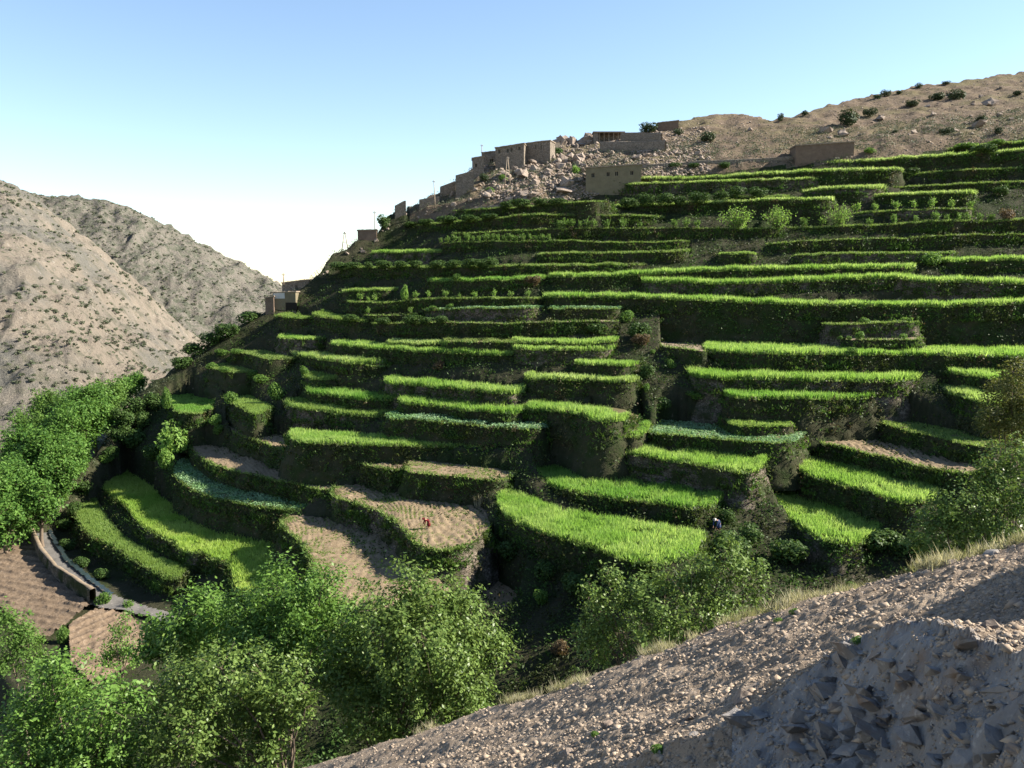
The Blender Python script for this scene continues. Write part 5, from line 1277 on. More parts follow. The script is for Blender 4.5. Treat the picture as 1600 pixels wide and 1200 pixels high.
# shrubs on the far hills
FARM = [leafball('far_shrub', M['juniper'], 90, .20, 3, .8, 300 + j) for j in range(4)]
cand = []
rg = np.random.default_rng(5)
for (X, Y, Z, T_), wgt in ((FH1, 3200), (FH2, 4200)):
    k = 0
    while k < wgt:
        i = rg.integers(2, X.shape[0] - 2); j = rg.integers(2, X.shape[1] - 2)
        if T_[i, j] > 1.0: continue
        x, y, z = X[i, j], Y[i, j], Z[i, j]
        dd = fbm(np.array([x / 60.]), np.array([y / 60.]), 3, 44)[0]
        if X is FH1[0] and dd < rg.uniform(-.6, .5): continue
        px = 800 + F * x / y
        if px < -60 or px > 470: continue
        cand.append((rg.uniform(.4, 1.0) * (1.7 if rg.uniform() < .12 else 1), x + rg.normal() * 1.0, y + rg.normal(), z - .3)); k += 1
cand.sort(key=lambda c: -c[0] / c[2])
for k, (s, x, y, z) in enumerate(cand[:280]):
    o = link('far_shrub', FARM[k % 4], None, (x, y, z), 'dark round shrub dotted on the hills across the valley', 'shrub', 'shrubs on the hills across the valley')
    o.scale = (s, s, s * .8); o.rotation_euler[2] = k
arr = np.array(cand[280:])
per = 26
C = np.repeat(arr[:, 1:4], per, 0); S = np.repeat(arr[:, 0], per)
d = rg.normal(size=C.shape); d /= np.linalg.norm(d, axis=1, keepdims=True)
C = C + d * (S * rg.uniform(.5, .9, len(S)))[:, None] * np.array([1, 1, .7]) + np.array([0, 0, .5]) * S[:, None]
Vf, Ff = leaf_quads(C, d + rg.normal(size=d.shape) * .4, S * .34, .7, rg)
link('far_scrub', mesh_arrays('far_scrub', Vf, Ff, M['juniper']), kind='stuff')

# ------------------------------------------------------------------ village
def house(px0, px1, top0, top1, base, label, mat, wins=(), depth=5.0, yaw=0.0, doors=(), roof=True, dy=0.0, Y=None, name='stone_house', cat='house', beams=0, group=None, wsize=(0.75, 0.95), below=2.0):
    pc = (px0 + px1) / 2
    if Y is None:
        h = hit_down(pc, base); Y = h[1]
    Y = Y + dy
    s = Y / F
    W = (px1 - px0) * s
    u, v = ray(px0, base)
    org = (float(u) * Y, Y, float(v) * Y)
    root = empty(name, org, label, cat, group); root.rotation_euler[2] = yaw
    h0, h1 = (base - top0) * s, (base - top1) * s
    # facade with real openings
    xs = sorted(set([0, W] + [(x - px0) * s - wsize[0] / 2 for x, y in wins] + [(x - px0) * s + wsize[0] / 2 for x, y in wins]))
    mb = MB()
    hh = lambda x: h0 + (h1 - h0) * x / W
    wl_ = [((x - px0) * s, (base - y) * s) for x, y in wins]
    for a, b in zip(xs[:-1], xs[1:]):
        hole = [w for w in wl_ if a + 1e-4 < w[0] < b - 1e-4]
        if hole:
            z0, z1 = hole[0][1] - wsize[1] / 2, hole[0][1] + wsize[1] / 2
            mb.quad((a, 0, -below), (b, 0, -below), (b, 0, z0), (a, 0, z0)); mb.quad((a, 0, z1), (b, 0, z1), (b, 0, hh(b)), (a, 0, hh(a)))
            g = 0.35
            mb.quad((a, 0, z0), (b, 0, z0), (b, g, z0), (a, g, z0)); mb.quad((a, g, z1), (b, g, z1), (b, 0, z1), (a, 0, z1))
            mb.quad((a, g, z0), (a, g, z1), (a, 0, z1), (a, 0, z0)); mb.quad((b, 0, z0), (b, 0, z1), (b, g, z1), (b, g, z0))
        else:
            mb.quad((a, 0, -below), (b, 0, -below), (b, 0, hh(b)), (a, 0, hh(a)))
    mb.quad((W, 0, -below), (W, depth, -below), (W, depth, h1), (W, 0, h1))
    mb.quad((0, depth, -below), (0, 0, -below), (0, 0, h0), (0, depth, h0))
    mb.quad((W, depth, -below), (0, depth, -below), (0, depth, h0), (W, depth, h1))
    if not roof:   # open topped: inner faces give the wall its thickness
        t = .45
        mb.quad((0, 0, h0), (W, 0, h1), (W - t, t, h1), (t, t, h0)); mb.quad((W, 0, h1), (W, depth, h1), (W - t, depth - t, h1), (W - t, t, h1))
        mb.quad((W, depth, h1), (0, depth, h0), (t, depth - t, h0), (W - t, depth - t, h1)); mb.quad((0, depth, h0), (0, 0, h0), (t, t, h0), (t, depth - t, h0))
        mb.quad((W - t, t, -below), (t, t, -below), (t, t, h0), (W - t, t, h1)); mb.quad((t, depth - t, -below), (W - t, depth - t, -below), (W - t, depth - t, h1), (t, depth - t, h0))
    link('wall', mb.mesh('wall', mat), root)
    if roof:
        mb = MB(); o = 0.18; th = 0.24
        n_ = 9
        for k in range(n_):     # slightly uneven earth edge
            xa, xb = -o + (W + 2 * o) * k / n_, -o + (W + 2 * o) * (k + 1) / n_
            za, zb = hh(max(0, min(W, xa))), hh(max(0, min(W, xb)))
            ja, jb = random.uniform(-.05, .06), random.uniform(-.05, .06)
            fo = random.uniform(-.04, .05)
            mb.add([(xa, -o + fo, za + .003), (xb, -o + fo, zb + .003), (xb, depth + o, zb + .003), (xa, depth + o, za + .003), (xa, -o + fo, za + th + ja), (xb, -o + fo, zb + th + jb), (xb, depth + o, zb + th), (xa, depth + o, za + th)],
                   [(3, 2, 1, 0), (4, 5, 6, 7), (0, 1, 5, 4), (1, 2, 6, 5), (2, 3, 7, 6), (3, 0, 4, 7)])
        rf = link('roof', mb.mesh('roof', M['roof']), root)
        if beams:
            for k in range(beams):
                x = W * (k + .5) / beams
                b = MB(); b.tube((x, -.32, hh(x) - .09), (x, .1, hh(x) - .09), .065, .065, 6)
                link('roof_beam', b.mesh('roof_beam', M['wood']), rf)
    for wx, wz in wl_:
        a, b, z0, z1 = wx - wsize[0] / 2, wx + wsize[0] / 2, wz - wsize[1] / 2, wz + wsize[1] / 2
        f = MB(); t = .07
        f.box(a, b, .20, .26, z0, z0 + t); f.box(a, b, .20, .26, z1 - t, z1); f.box(a, a + t, .20, .26, z0 + t, z1 - t); f.box(b - t, b, .20, .26, z0 + t, z1 - t); f.box(wx - t / 2, wx + t / 2, .20, .26, z0 + t, z1 - t)
        w_ = link('window', f.mesh('window', M['frame']), root)
        p_ = MB(); p_.box(a, b, .28, .32, z0, z1); link('pane', p_.mesh('pane', M['dark']), w_)
    return root, W, s, Y

Yh1 = float(ymod(*ray(955, 293))) + 2.5
house(915, 999, 264, 260, 296, 'mud rendered house with four small windows in a row, above the terraces', M['housemud'], [(926, 275), (949, 273.5), (962, 273), (985, 272)], 6, -0.10, Y=Yh1, beams=9, below=3)
house(1243, 1330, 229, 224, 248, 'long windowless brown building on the open slope at the right', M['houseclay'], [], 5.5, -0.06, beams=6, name='farm_building', cat='building')
house(774, 818, 233, 227, 262, 'tall stone house with four small windows on the village edge', M['house'], [(780, 238), (793, 237), (799, 236), (811, 234)], 6, -0.12, beams=0, wsize=(.55, .95))
house(819, 860, 226, 223, 247, 'stone house right of the tall one with two narrow slits', M['house'], [(837, 231), (846, 231)], 5, -0.30, wsize=(.35, 1.1))
house(861, 876, 223, 223, 240, 'short sunlit stone wall block beside the rock pile', M['house'], [], 3, 0.35, roof=False)
house(753, 775, 240, 238, 258, 'low stone house with a porch left of the tall house', M['house'], [(768, 252)], 5, -0.1, wsize=(.9, 1.1))
house(738, 756, 249, 246, 276, 'narrow stone house stepping down left of the porch house', M['house'], [(744, 259)], 4, 0.05, wsize=(.6, .9))
house(712, 740, 275, 268, 304, 'broad stone house block in shade on the spur', M['house'], [], 5, 0.05, roof=False)
house(688, 711, 292, 284, 306, 'ruined stone walls left of the broad block', M['house'], [], 4, 0.1, roof=False, name='stone_ruin', cat='ruin')
house(655, 686, 312, 307, 322, 'low ruined wall between the pole and the gabled ruin', M['house'], [], 3, 0.1, roof=False, name='stone_ruin', cat='ruin')
house(617, 634, 322, 314, 340, 'small gabled ruin against the sky', M['house'], [], 3, 0.1, roof=False, name='stone_ruin', cat='ruin')
house(559, 588, 361, 360, 378, 'dark square hut against the sky beside a pole', M['houseclay'], [], 5, 0.1, name='hut', cat='hut')
house(441, 482, 443, 438, 460, 'upper flat roofed house of the lowest village cluster', M['house'], [(463, 449)], 5, 0.05, dy=3, wsize=(.5, .9))
r_, W_, s_, Y_ = house(427, 462, 458, 457, 487, 'lower house with a pale upper wall and porch, first in the village', M['housemud'], [], 5, 0.05)
mb = MB(); mb.box(.15, W_ * .52, -.05, -.004, 1.95 * 1.4, 1.95 * 2.05); link('pale_panel', mb.mesh('pale_panel', M['white']), r_)
mb = MB(); mb.box(W_ * .55, W_ * 1.05, -.06, -.003, 0.2, 1.9); link('doorway_shade', mb.mesh('doorway_shade', M['dark']), r_)  # dark slab on the facade, painting the shade of an opening
house(415, 428, 466, 464, 492, 'small reddish annex at the left end of the lowest house', M['houseclay'], [], 3, 0.05)
house(1028, 1059, 193, 190, 204, 'topmost clay building on the skyline', M['houseclay'], [], 4, -0.05, name='farm_building', cat='building')
# open sided shed with posts, and the walled yard beside it
h = hit_down(955, 221); s = h[1] / F
u, v = ray(928, 221)
root = empty('open_shed', (float(u) * h[1], h[1], float(v) * h[1]), 'open fronted shed with thin posts under a flat roof beside the rock pile', 'shed')
W_ = 46 * s; H_ = 13 * s
mb = MB(); mb.box(0, W_, 3.2, 3.5, -1, H_); mb.box(0, 1.2, 0, 3.2, -1, H_); link('wall', mb.mesh('wall', M['house']), root)
mb = MB(); mb.box(-.3, W_ + .2, -.3, 3.8, H_ + .003, H_ + .3); link('roof', mb.mesh('roof', M['roof']), root)
for k in range(6):
    x = 1.5 + (W_ - 1.8) * k / 5
    mb = MB(); mb.tube((x, .1, -1), (x, .1, H_), .09, .08, 6); link('post', mb.mesh('post', M['wood']), root)
def rubble_wall(pts, hgt, thick, label, mat, px=True, name='rubble_wall', seed=1, cat='wall', top_mat=None):
    """dry stone wall along points given in photo pixels (base line)."""
    P_ = np.array([hit_down(x, y) for x, y in pts])
    n = max(8, int(np.linalg.norm(np.diff(P_[:, :2], axis=0), axis=1).sum() / .5))
    t = np.linspace(0, len(P_) - 1, n)
    Q = np.stack([np.interp(t, np.arange(len(P_)), P_[:, i]) for i in range(3)], 1)
    g = np.gradient(Q[:, :2], axis=0); nr = np.stack([-g[:, 1], g[:, 0]], 1); nr /= np.linalg.norm(nr, axis=1, keepdims=True) + 1e-9
    prof = [(-.5, -1.0), (-.5, 0), (-.47, .3), (-.42, .6), (-.38, .9), (-.3, 1.0), (.3, 1.0), (.38, .9), (.45, .4), (.5, -1.0)]
    V = []
    for k, (a, b) in enumerate(prof):
        hh = hgt * b if b >= 0 else b
        j = fbm(t * 1.7 + k * 3.1, np.full(n, seed * 2.7 + k), 3, seed)
        V.append(np.stack([Q[:, 0] + nr[:, 0] * (a * thick + j * .07), Q[:, 1] + nr[:, 1] * (a * thick + j * .07), Q[:, 2] + hh + j * .10], 1))
    V = np.array(V); org = Q[n // 2].copy()
    me = mesh_arrays(name, V.reshape(-1, 3) - org, grid_faces(len(prof), n), mat, False)
    if top_mat:
        me.materials.append(top_mat); mi = np.zeros(len(me.polygons), np.int32); mi[5 * (n - 1):6 * (n - 1)] = 1; me.polygons.foreach_set('material_index', mi)
    return link(name, me, None, tuple(org), label, cat)
rubble_wall([(970, 221), (1000, 221), (1034, 222)], 13 * s, .7, 'long straight yard wall right of the open shed', M['house'], name='yard_wall')
rubble_wall([(938, 237), (985, 237), (1040, 236)], 14 * s, .8, 'pale rubble retaining wall under the yard and shed', M['house'], name='retaining_rubble', seed=3)
rubble_wall([(1000, 262), (1060, 258), (1110, 254)], .6, .7, 'low tumbled wall above the bushes right of the house', M['house'], seed=4)
rubble_wall([(1110, 254), (1180, 251), (1240, 247)], .45, .6, 'low field wall running to the windowless brown building', M['house'], seed=5)
rubble_wall([(742, 333), (765, 331), (785, 329)], 1.3, .7, 'short pale stone wall at the foot of the boulders', M['house'], seed=6)

# poles
def pole(px, base, top, label, lean=0.0, frame=False):
    h = hit_down(px, base)
    s = h[1] / F; H = (base - top) * s
    root = empty('utility_pole', tuple(h), label, 'pole')
    if not frame:
        mb = MB(); mb.tube((0, 0, -.5), (lean, 0, H), .13, .085, 8); link('post', mb.mesh('post', M['wood'], True), root)
    else:
        for sg in (-1, 1):
            mb = MB(); mb.tube((sg * .75, .2 * sg, -.8), (sg * .06, 0, H), .12, .08, 8); link('leg', mb.mesh('leg', M['wood'], True), root)
        mb = MB(); mb.tube((-.42, 0, H * .4), (.42, 0, H * .4), .06, .06, 6); link('cross_bar', mb.mesh('cross_bar', M['wood'], True), root)
    mb = MB(); mb.tube((lean - .35, 0, H - .35), (lean + .35, 0, H - .35), .05, .05, 6); link('cross_arm', mb.mesh('cross_arm', M['wood'], True), root)
    for sg in (-1, 1):
        mb = MB(); mb.tube((lean + sg * .28, 0, H - .3), (lean + sg * .28, 0, H - .12), .05, .035, 6); link('insulator', mb.mesh('insulator', M['white'], True), root)
pole(753, 256, 227, 'single wooden pole in front of the porch house')
pole(793, 292, 247, 'forked two legged pole among the boulders', frame=True)
pole(680, 325, 283, 'leaning wooden pole on the shaded spur', -.25)
pole(586, 371, 331, 'wooden pole beside the dark square hut')
pole(539, 389, 363, 'forked two legged pole against the sky at the lower left', frame=True)
pole(444, 441, 427, 'short thin pole on the lowest house roof')

# ------------------------------------------------------------------ valley bottom: field, wall, stream bed
def flat_patch(name, front_poly, z, mat, nz=0.08, fur=None, label=None, sub=90, dir_=(1, 0.25), amp=.42):
    """a level sheet inside a pixel polygon, at height z."""
    P_ = []
    for x, y in front_poly:
        u, v = ray(x, y); Y = z / float(v); P_.append((float(u) * Y, Y))
    xs = [p[0] for p in P_]; ys = [p[1] for p in P_]
    gx, gy = np.meshgrid(np.linspace(min(xs), max(xs), sub), np.linspace(min(ys), max(ys), sub))
    inside = np.array([[inpoly(gx[i, j], gy[i, j], P_) for j in range(sub)] for i in range(sub)])
    gz = np.full(gx.shape, z) + nz * fbm(gx / 2, gy / 2, 3, 3)
    if fur:
        ph = (gx * dir_[0] + gy * dir_[1] + 0.7 * perlin(gx / 7, gy / 7, 4) + .2 * perlin(gx / 1.3, gy / 1.3, 14)) / fur
        gz += amp * (1 - np.abs((ph % 1) - .5) * 2) ** 4 * (.9 + .8 * perlin(gx / 2.5, gy / 2.5, 8)) + .10 * fbm(gx / .5, gy / .5, 2, 9)
    Fq = grid_faces(sub, sub)
    ok = inside.ravel()[Fq].sum(1) >= 3
    return mesh_arrays(name, np.stack([gx, gy, gz], -1).reshape(-1, 3), Fq[ok], mat, True), P_
ZF = FLOOR + 0.75
me, pf = flat_patch('ploughed_field', [(-160, 790), (45, 812), (60, 850), (90, 905), (140, 945), (80, 995), (40, 1000), (20, 965), (-20, 930), (-180, 930)], ZF, M['ploughed'], .05, 1.9, sub=260, dir_=(0.35, 1.0))
link('ploughed_field', me, None, None, 'ploughed brown field with furrows inside the stone wall at lower left', 'field')
me, pf2 = flat_patch('small_field', [(108, 975), (150, 950), (200, 960), (235, 985), (215, 1030), (150, 1075), (110, 1035)], ZF - 0.1, M['ploughed'], .07, 1.7, sub=120, dir_=(1.0, -0.5))
link('small_field', me, None, None, 'little pale field with earth ridges beside the young tree', 'field')
me, _ = flat_patch('stream_bed', [(44, 792), (58, 798), (80, 830), (100, 870), (135, 900), (180, 930), (240, 950), (300, 960), (300, 985), (200, 955), (150, 948), (110, 930), (70, 880), (50, 830)], FLOOR + 0.45, M['sand'], .10, sub=140)
link('stream_bed', me, kind='structure')
m, nt, out = new_mat('stream_water')
p = nt.nodes.new('ShaderNodeBsdfPrincipled'); p.inputs['Base Color'].default_value = (.02, .03, .035, 1); p.inputs['Roughness'].default_value = .25
nt.links.new(p.outputs[0], out.inputs['Surface'])
me, _ = flat_patch('stream', [(66, 800), (72, 803), (84, 836), (106, 870), (144, 902), (178, 927), (174, 931), (138, 906), (101, 874), (79, 840)], FLOOR + 0.72, m, .03, sub=120)
link('stream_water', me, kind='structure')
rubble_wall([(-30, 776), (42, 806), (50, 845), (64, 880), (88, 910), (118, 930), (146, 950)], 2.4, .9, 'curving dry stone field wall with a pale top between field and stream', M['wallstone'], name='field_wall', seed=9, top_mat=M['path'])

# ------------------------------------------------------------------ people
def person(q, label, robe, scarf, height=1.0, bend=0.9, yaw=0.0):
    """a person stooping at work in a long robe and a headscarf."""
    root = empty('person', tuple(q), label, 'person'); root.rotation_euler[2] = yaw
    root.scale = (height,) * 3
    def skin(name, J, E, R, mat, sub=2):
        me = bpy.data.meshes.new(name); me.from_pydata(J, E, []); o = bpy.data.objects.new(name, me); COL.objects.link(o)
        md = o.modifiers.new('skin', 'SKIN')
        for k, r in enumerate(R): me.skin_vertices[0].data[k].radius = r
        me.skin_vertices[0].data[0].use_root = True
        o.modifiers.new('sub', 'SUBSURF').levels = sub
        dg = bpy.context.evaluated_depsgraph_get()
        me2 = bpy.data.meshes.new_from_object(o.evaluated_get(dg)); bpy.data.objects.remove(o)
        me2.materials.clear(); me2.materials.append(mat)
        me2.polygons.foreach_set('use_smooth', np.ones(len(me2.polygons), bool))
        o2 = link(name, me2, root); return o2
    sk = M['skin']
    # 0 pelvis 1 waist 2 chest 3 neck 4 head 5 crown / legs / arms
    J = [(0, .12, .78), (0, -.05, .92), (0, -.32, 1.05), (0, -.46, 1.10), (0, -.56, 1.10), (0, -.66, 1.10),
         (.11, .10, .72), (.13, .0, .42), (.13, .10, .06), (.13, -.06, .03), (-.11, .10, .72), (-.13, -.02, .42), (-.13, .08, .06), (-.13, -.08, .03),
         (.19, -.34, 1.0), (.21, -.40, .70), (.16, -.52, .45), (.15, -.56, .36), (-.19, -.34, 1.0), (-.21, -.42, .70), (-.14, -.56, .45), (-.13, -.60, .36)]
    E = [(0, 1), (1, 2), (2, 3), (3, 4), (4, 5), (0, 6), (6, 7), (7, 8), (8, 9), (0, 10), (10, 11), (11, 12), (12, 13), (2, 14), (14, 15), (15, 16), (16, 17), (2, 18), (18, 19), (19, 20), (20, 21)]
    R = [(.15, .13), (.14, .12), (.16, .13), (.055, .055), (.10, .10), (.075, .085), (.09, .09), (.065, .065), (.045, .045), (.03, .04), (.09, .09), (.065, .065), (.045, .045), (.03, .04),
         (.06, .06), (.042, .042), (.03, .03), (.032, .02), (.06, .06), (.042, .042), (.03, .03), (.032, .02)]
    skin('body', J, E, R, sk)
    # robe: skirt and sleeves over the body
    Jr = [(0, .12, .80), (0, -.05, .93), (0, -.30, 1.05), (0, .08, .5), (0, .06, .16), (.20, -.34, 1.0), (.22, -.40, .70), (.17, -.50, .50), (-.20, -.34, 1.0), (-.22, -.42, .70), (-.15, -.54, .50)]
    Er = [(0, 1), (1, 2), (0, 3), (3, 4), (2, 5), (5, 6), (6, 7), (2, 8), (8, 9), (9, 10)]
    Rr = [(.20, .19), (.18, .16), (.19, .165), (.23, .22), (.27, .25), (.085, .085), (.07, .07), (.06, .06), (.085, .085), (.07, .07), (.06, .06)]
    skin('robe', Jr, Er, Rr, robe)
    Jh = [(0, -.53, 1.14), (0, -.60, 1.15), (0, -.44, 1.14), (0, -.36, 1.10)]
    skin('headscarf', Jh, [(0, 1), (0, 2), (2, 3)], [(.125, .12), (.10, .11), (.10, .09), (.12, .06)], scarf)
    for sg in (-1, 1):     # five short fingers on each hand, closed on the stalks
        mb = MB(); hx = .15 * sg if sg > 0 else -.13; hy = -.56 if sg > 0 else -.60
        for k in range(4):
            a = (hx + (-.027 + .018 * k), hy - .01, .36); b = (a[0], hy - .045, .325 - .008 * (k in (1, 2))); c = (a[0], hy - .02, .295)
            mb.tube(a, b, .010, .009, 6); mb.tube(b, c, .009, .007, 6)
        mb.tube((hx - .035 * sg, hy + .015, .375), (hx - .05 * sg, hy - .02, .34), .011, .008, 6)
        link('fingers', mb.mesh('fingers', sk, True), root)
M['skin'] = plain_mat('skin', (.30, .17, .11), .6, .08)
M['red_cloth'] = plain_mat('dark_red_cloth', (.11, .012, .016), .8, .2)
M['blue_cloth'] = plain_mat('dark_blue_cloth', (.045, .06, .12), .8, .2)
M['grey_cloth'] = plain_mat('grey_cloth', (.42, .40, .36), .8, .15)
def on_plot(px, py, key):
    p = [p for p in plots if key in p['label']][0]
    z = float(np.median(p['front'][:, 2])); u, v = ray(px, py); Y = z / float(v)
    return (float(u) * Y, Y, z + .12)
person(on_plot(669, 827, 'a person in red works'), 'person in dark red stooping at work at the shadow line of the bare plot', M['red_cloth'], M['red_cloth'], 1.0, yaw=-1.2)
q = hit(1122, 833); q[2] += .3
person(q, 'person in dark blue with a pale headscarf stooping in the shaded gully', M['blue_cloth'], M['grey_cloth'], 1.15, yaw=-.9)

# ------------------------------------------------------------------ the gravel slope under the camera
oc = [(940, 1215, .03), (1000, 1200, .06), (1130, 1168, .14), (1230, 1110, .24), (1290, 1078, .32), (1312, 1045, .44), (1345, 1036, .46), (1385, 1022, .54), (1430, 1010, .60), (1480, 1022, .56), (1530, 1040, .50), (1600, 1056, .48), (1750, 1085, .5), (1950, 1110, .4)]
ou, oy, oh = [], [], []
for x, y, h in oc:
    u, v = ray(x, y); u = float(u); v = float(v)
    ou.append(u); oh.append(h); oy.append((PL[0] + h) / (v - PL[1] * u - PL[2]))
def slope_z(X, Y, detail=True):
    u = X / Y
    z = near_z(X, Y)
    hc = np.interp(u, ou, oh, left=0); yc = np.interp(u, ou, oy)
    wob = 0.12 * perlin(X / .8, Y / .8, 61)
    s = Y - yc + wob * sstep(0, .3, hc)
    rise = np.where(s > 0, hc * np.exp(-(s / (.9 + .6 * hc)) ** 2), 0)
    step = np.clip(-s, 0, 3)
    led = step * 0.50 + 0.04 * np.sin(step * 7 + 4 * perlin(X / .9, Y / .9, 63))
    fall = np.where(s <= 0, np.maximum(hc - led, -.45 * np.minimum(hc * 2.2, 1)), 0)
    z = z + rise + fall
    # unseen bank added past the right edge, shaped to shade the slope
    # it rises broad and rough to the right of the frame
    up = X - .64 * Y - 1.0 + .5 * perlin(X / 2.6, Y / 2.6, 88) + .2 * perlin(X / .9, Y / .9, 89)
    bank = np.where(up > 0, np.where(up < 1.2, .375 * up * up, .9 * up - .54), 0)
    bank = 7.5 * (1 - np.exp(-bank / 7.5)) * sstep(6.6, 10.2, Y + .5 * perlin(X / 1.7, Y / 1.7, 91)) * (1 - sstep(11.5, 16.5, Y + .8 * perlin(X / 2.0, Y / 2.0, 90)))
    z = z + bank
    rock = sstep(.08, .25, hc) * (s < .12) * (s > -3.0)
    # gully ripples running down the fall line
    ac = X * .65 + Y * .76
    z = z + 0.16 * perlin(ac / 2.2, (X * .76 - Y * .65) / 5.5, 71) + .10 * perlin(X / 1.4, Y / 1.4, 72)
    if detail:
        z = z + rock * (.075 * fbm(X / .5, Y / .5, 4, 65, .55) + .045 * ridged((X + .6 * Y) / .5, (Y - .6 * X) / 1.1, 3, 66))
        z = z + (1 - rock) * (.035 * fbm(X / .35, Y / .35, 4, 73, .6) + .02 * ridged(X / .16, Y / .16, 3, 74))
    return z, rock
uf = np.concatenate([np.linspace(-.62, .72, 700), np.linspace(.72, 2.2, 160)[1:]])
Yf = 0.9 * (42 / 0.9) ** np.linspace(0, 1, 620)
U2, Y2 = np.meshgrid(uf, Yf); X2 = U2 * Y2
Z2, R2 = slope_z(X2, Y2)
T2 = edge_t(X2, Y2)
Fq = grid_faces(*X2.shape)
ok = (T2.ravel()[Fq].min(1) < 4.5)
Fq = Fq[ok]
used = np.unique(Fq); remap = np.full(X2.size, -1); remap[used] = np.arange(len(used))
me = mesh_arrays('gravel_slope', np.stack([X2, Y2, Z2], -1).reshape(-1, 3)[used], remap[Fq], M['gravel_ground'], True)
me.materials.append(M['schist'])
mi = (R2.ravel()[Fq].mean(1) > .4).astype(np.int32); me.polygons.foreach_set('material_index', mi)
sm = (mi == 0); me.polygons.foreach_set('use_smooth', sm)
link('gravel_slope', me, kind='structure')
# gravel
rg = np.random.default_rng(21)
def slope_points(n, y0=3.2, y1=30, u0=-.35, u1=.80):
    u = rg.uniform(u0, u1, n); y = 1 / rg.uniform(1 / y1, 1 / y0, n)
    X = u * y; k = edge_t(X, y) < .3
    X, y = X[k], y[k]
    z, r = slope_z(X, y); return np.stack([X, y, z], 1), r
P_, r = slope_points(100000)
cl = perlin(P_[:, 0] / .9, P_[:, 1] / .9, 81) + .5 * perlin(P_[:, 0] / .3, P_[:, 1] / .3, 82)
k = (cl > -.45); P_ = P_[k]
S = rg.lognormal(math.log(.0125), .65, len(P_)) * np.clip(P_[:, 1] / 8, .55, 2.0)
link('gravel', pebble_mesh('gravel', P_, np.clip(S, .006, .09), M['pebble'], rg), kind='stuff')
P_, r = slope_points(3800)
S = np.clip(rg.lognormal(math.log(.035), .5, len(P_)), .015, .11) * np.where(r > .5, .6, 1)
link('loose_stones', pebble_mesh('loose_stones', P_, S, M['pebble'], rg), kind='stuff')
# single rocks
def slope_hit(px, py):
    u, v = ray(px, py); u = float(u); v = float(v)
    yy = np.linspace(2.4, 40, 3000); d = slope_z(u * yy, yy, False)[0] - v * yy
    i = np.where(d > 0)[0]
    if len(i) == 0: return None
    Y = yy[i[0]]; return np.array([u * Y, Y, v * Y])
ROCKM = [rock_mesh('rock', M['schist'], 40 + s, 12 + s, .62 + .08 * (s % 3)) for s in range(6)] + [rock_mesh('rock', M['rock'], 60 + s, 13 + s, .7) for s in range(3)]
for k, (x, y, w, lab, m_) in enumerate([
 (960, 1092, 13, 'small white stone on the gravel left of the shadow', 6), (953, 1137, 26, 'brown rock with a low plant at its left', 7), (887, 1182, 26, 'pale rock near the bottom edge left of the plant', 6),
 (1077, 1124, 20, 'pale stone in the middle of the gravel', 6), (1160, 1096, 40, 'pale lumpy rock at the end of the shadow band', 8), (1003, 1174, 20, 'pale stone beside the small green plant', 6),
 (1083, 1153, 24, 'flat stone below the middle of the gravel', 2), (1190, 1122, 56, 'long flat pale slab lying along the outcrop edge', 3), (1550, 984, 36, 'light rock in the shaded gravel at the right', 8),
 (1340, 1046, 46, 'pale capped ledge rock at the left top of the outcrop', 0), (1380, 1092, 44, 'grey block on the face of the outcrop', 1), (1347, 1104, 50, 'flat topped grey block left on the outcrop face', 4),
 (1462, 1066, 24, 'upright stone just under the outcrop crest', 5), (1540, 1066, 26, 'pale stone on the gravel crest of the outcrop', 2), (1535, 1044, 15, 'small pale stone high on the gravel crest', 6),
 (1594, 1094, 30, 'white rock at the right edge below the crest', 6), (1566, 1106, 26, 'grey rock left of the white one at the right edge', 1), (1503, 1112, 36, 'grey shattered block in the middle of the outcrop', 0),
 (1299, 1192, 32, 'pale sharp stone lying at the bottom edge below the outcrop', 8), (1352, 1178, 18, 'small pointed white stone at the bottom', 6), (1513, 1188, 62, 'big light slab at the bottom right', 2),
 (1468, 1196, 44, 'angular grey slab at the bottom, left of the big light slab', 4), (1560, 1166, 62, 'rounded grey block near the bottom right', 3), (1592, 1182, 60, 'brown block in the bottom right corner', 7),
 (1338, 1134, 44, 'ochre stone on the lower outcrop face', 7), (1308, 1112, 34, 'ochre stone high on the left outcrop face', 8), (1250, 1166, 44, 'dark grey stone at the left foot of the outcrop', 5),
 (1433, 1158, 70, 'long tilted slab across the lower outcrop', 1), (1483, 884, 26, 'dark rock with grass on the slope edge', 7), (1548, 870, 30, 'low rock on the slope edge near the right', 5)]):
    h = slope_hit(x, y)
    if h is None: continue
    put_rock('rock', ROCKM[m_], h, w * h[1] / F * .56, lab, 'rock', None, .5, .9)
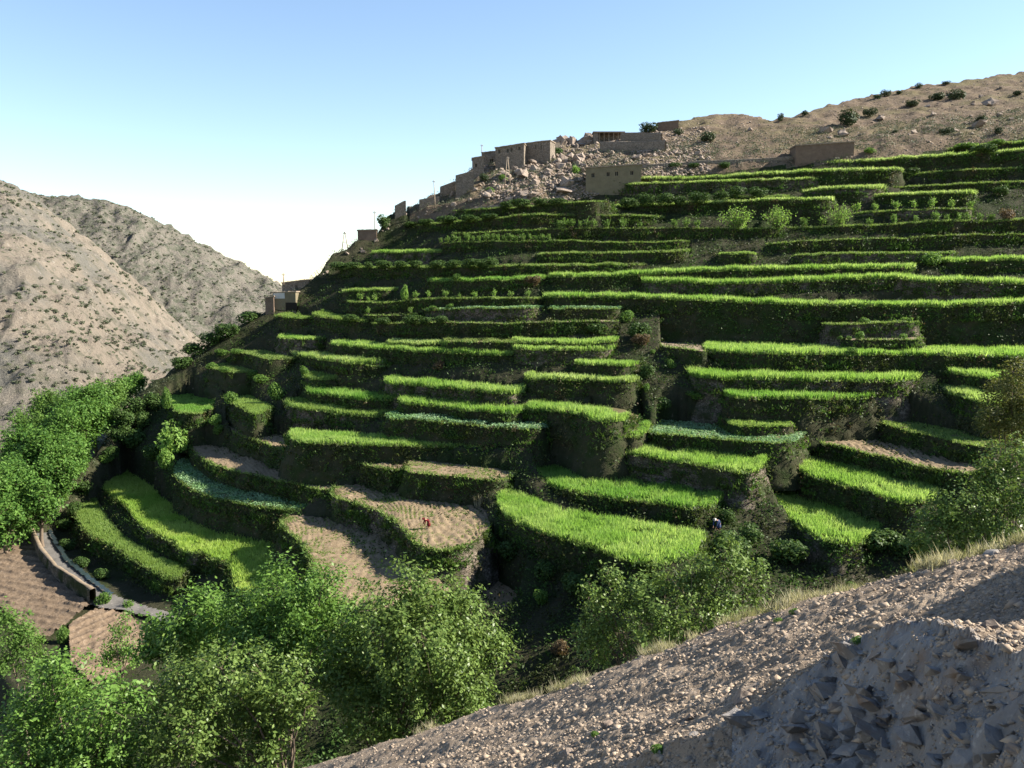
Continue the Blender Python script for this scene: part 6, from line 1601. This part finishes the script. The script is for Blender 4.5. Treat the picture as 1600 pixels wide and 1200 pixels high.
# blocks breaking out of the outcrop, tilted along its bedding
rk = random.Random(5); nb_ = 0; g_ = 0
while nb_ < 250 and g_ < 6000:
    g_ += 1
    x = rk.uniform(1010, 1610); y = rk.uniform(1010, 1200)
    h = slope_hit(x, y)
    if h is None: continue
    r_k = float(slope_z(np.array([h[0]]), np.array([h[1]]))[1][0])
    if r_k < .5: continue
    sz = rk.choice((12, 14, 16, 18, 20, 24, 28, 34, 42, 60, 80)) * h[1] / F * .5
    o = link('rock', ROCKM[nb_ % 6], None, (h[0], h[1], h[2] - sz * .12), 'grey angular block set in the shaded face of the outcrop', 'rock', 'blocks in the outcrop face')
    o.rotation_euler = (rk.gauss(-.35, .25), rk.gauss(.55, .25), rk.gauss(.7, .35))
    o.scale = (sz * 1.5, sz * .8, sz * rk.uniform(.45, .8)); nb_ += 1
# grass and tussocks along the edge
n = 520
u = rg.uniform(*[float(ray(x, 1000)[0]) for x in (610, 1640)], n)
t_ = rg.normal(scale=.38, size=n) - .15
yy = np.linspace(8, 40, 900)
E_ = []
for uu_, tq in zip(u, t_):
    i = np.argmin(np.abs(edge_t(uu_ * yy, yy) - tq)); E_.append((uu_ * yy[i], yy[i]))
E_ = np.array(E_); cl = perlin(E_[:, 0] / 1.1, E_[:, 1] / 1.1, 91); E_ = E_[cl > .16]
zz, _ = slope_z(E_[:, 0], E_[:, 1])
Bt = np.stack([E_[:, 0], E_[:, 1], zz], 1)
per = 26
Bt = np.repeat(Bt, per, 0); Bt[:, :2] += rg.normal(scale=.10, size=(len(Bt), 2))
ht = np.repeat(rg.uniform(.08, .26, len(E_)), per) * rg.uniform(.7, 1.2, len(Bt))
Vg_, Fg_ = blades(Bt, ht, .008, .42, rg, 2)
me = mesh_arrays('edge_grass', Vg_, Fg_, M['ledge_grass']); me.materials.append(M['dry_grass'])
me.polygons.foreach_set('material_index', np.repeat((rg.uniform(0, 1, len(E_)) < .6).astype(np.int32), per * 2))
link('edge_grass', me, kind='stuff')
for x, y, w, h_, kind, lab in [(1030, 1178, 38, 22, 'green', 'small olive plant at the bottom of the gravel slope'), (1340, 1004, 34, 12, 'green', 'flat olive plant in the shade above the outcrop'), (930, 1152, 20, 14, 'green', 'small plant at the left of the brown rock'),
                               (1240, 960, 22, 14, 'green', 'cushion plant on the slope edge'), (1215, 972, 20, 10, 'green', 'low cushion plant just under the edge grass'), (1330, 918, 26, 14, 'green', 'rounded cushion plant on the upper slope edge')]:
    h = slope_hit(x, y)
    put('cushion_plant', SHRUB[kind][1], x, y, w, h_, lab, 'plant', p=h)
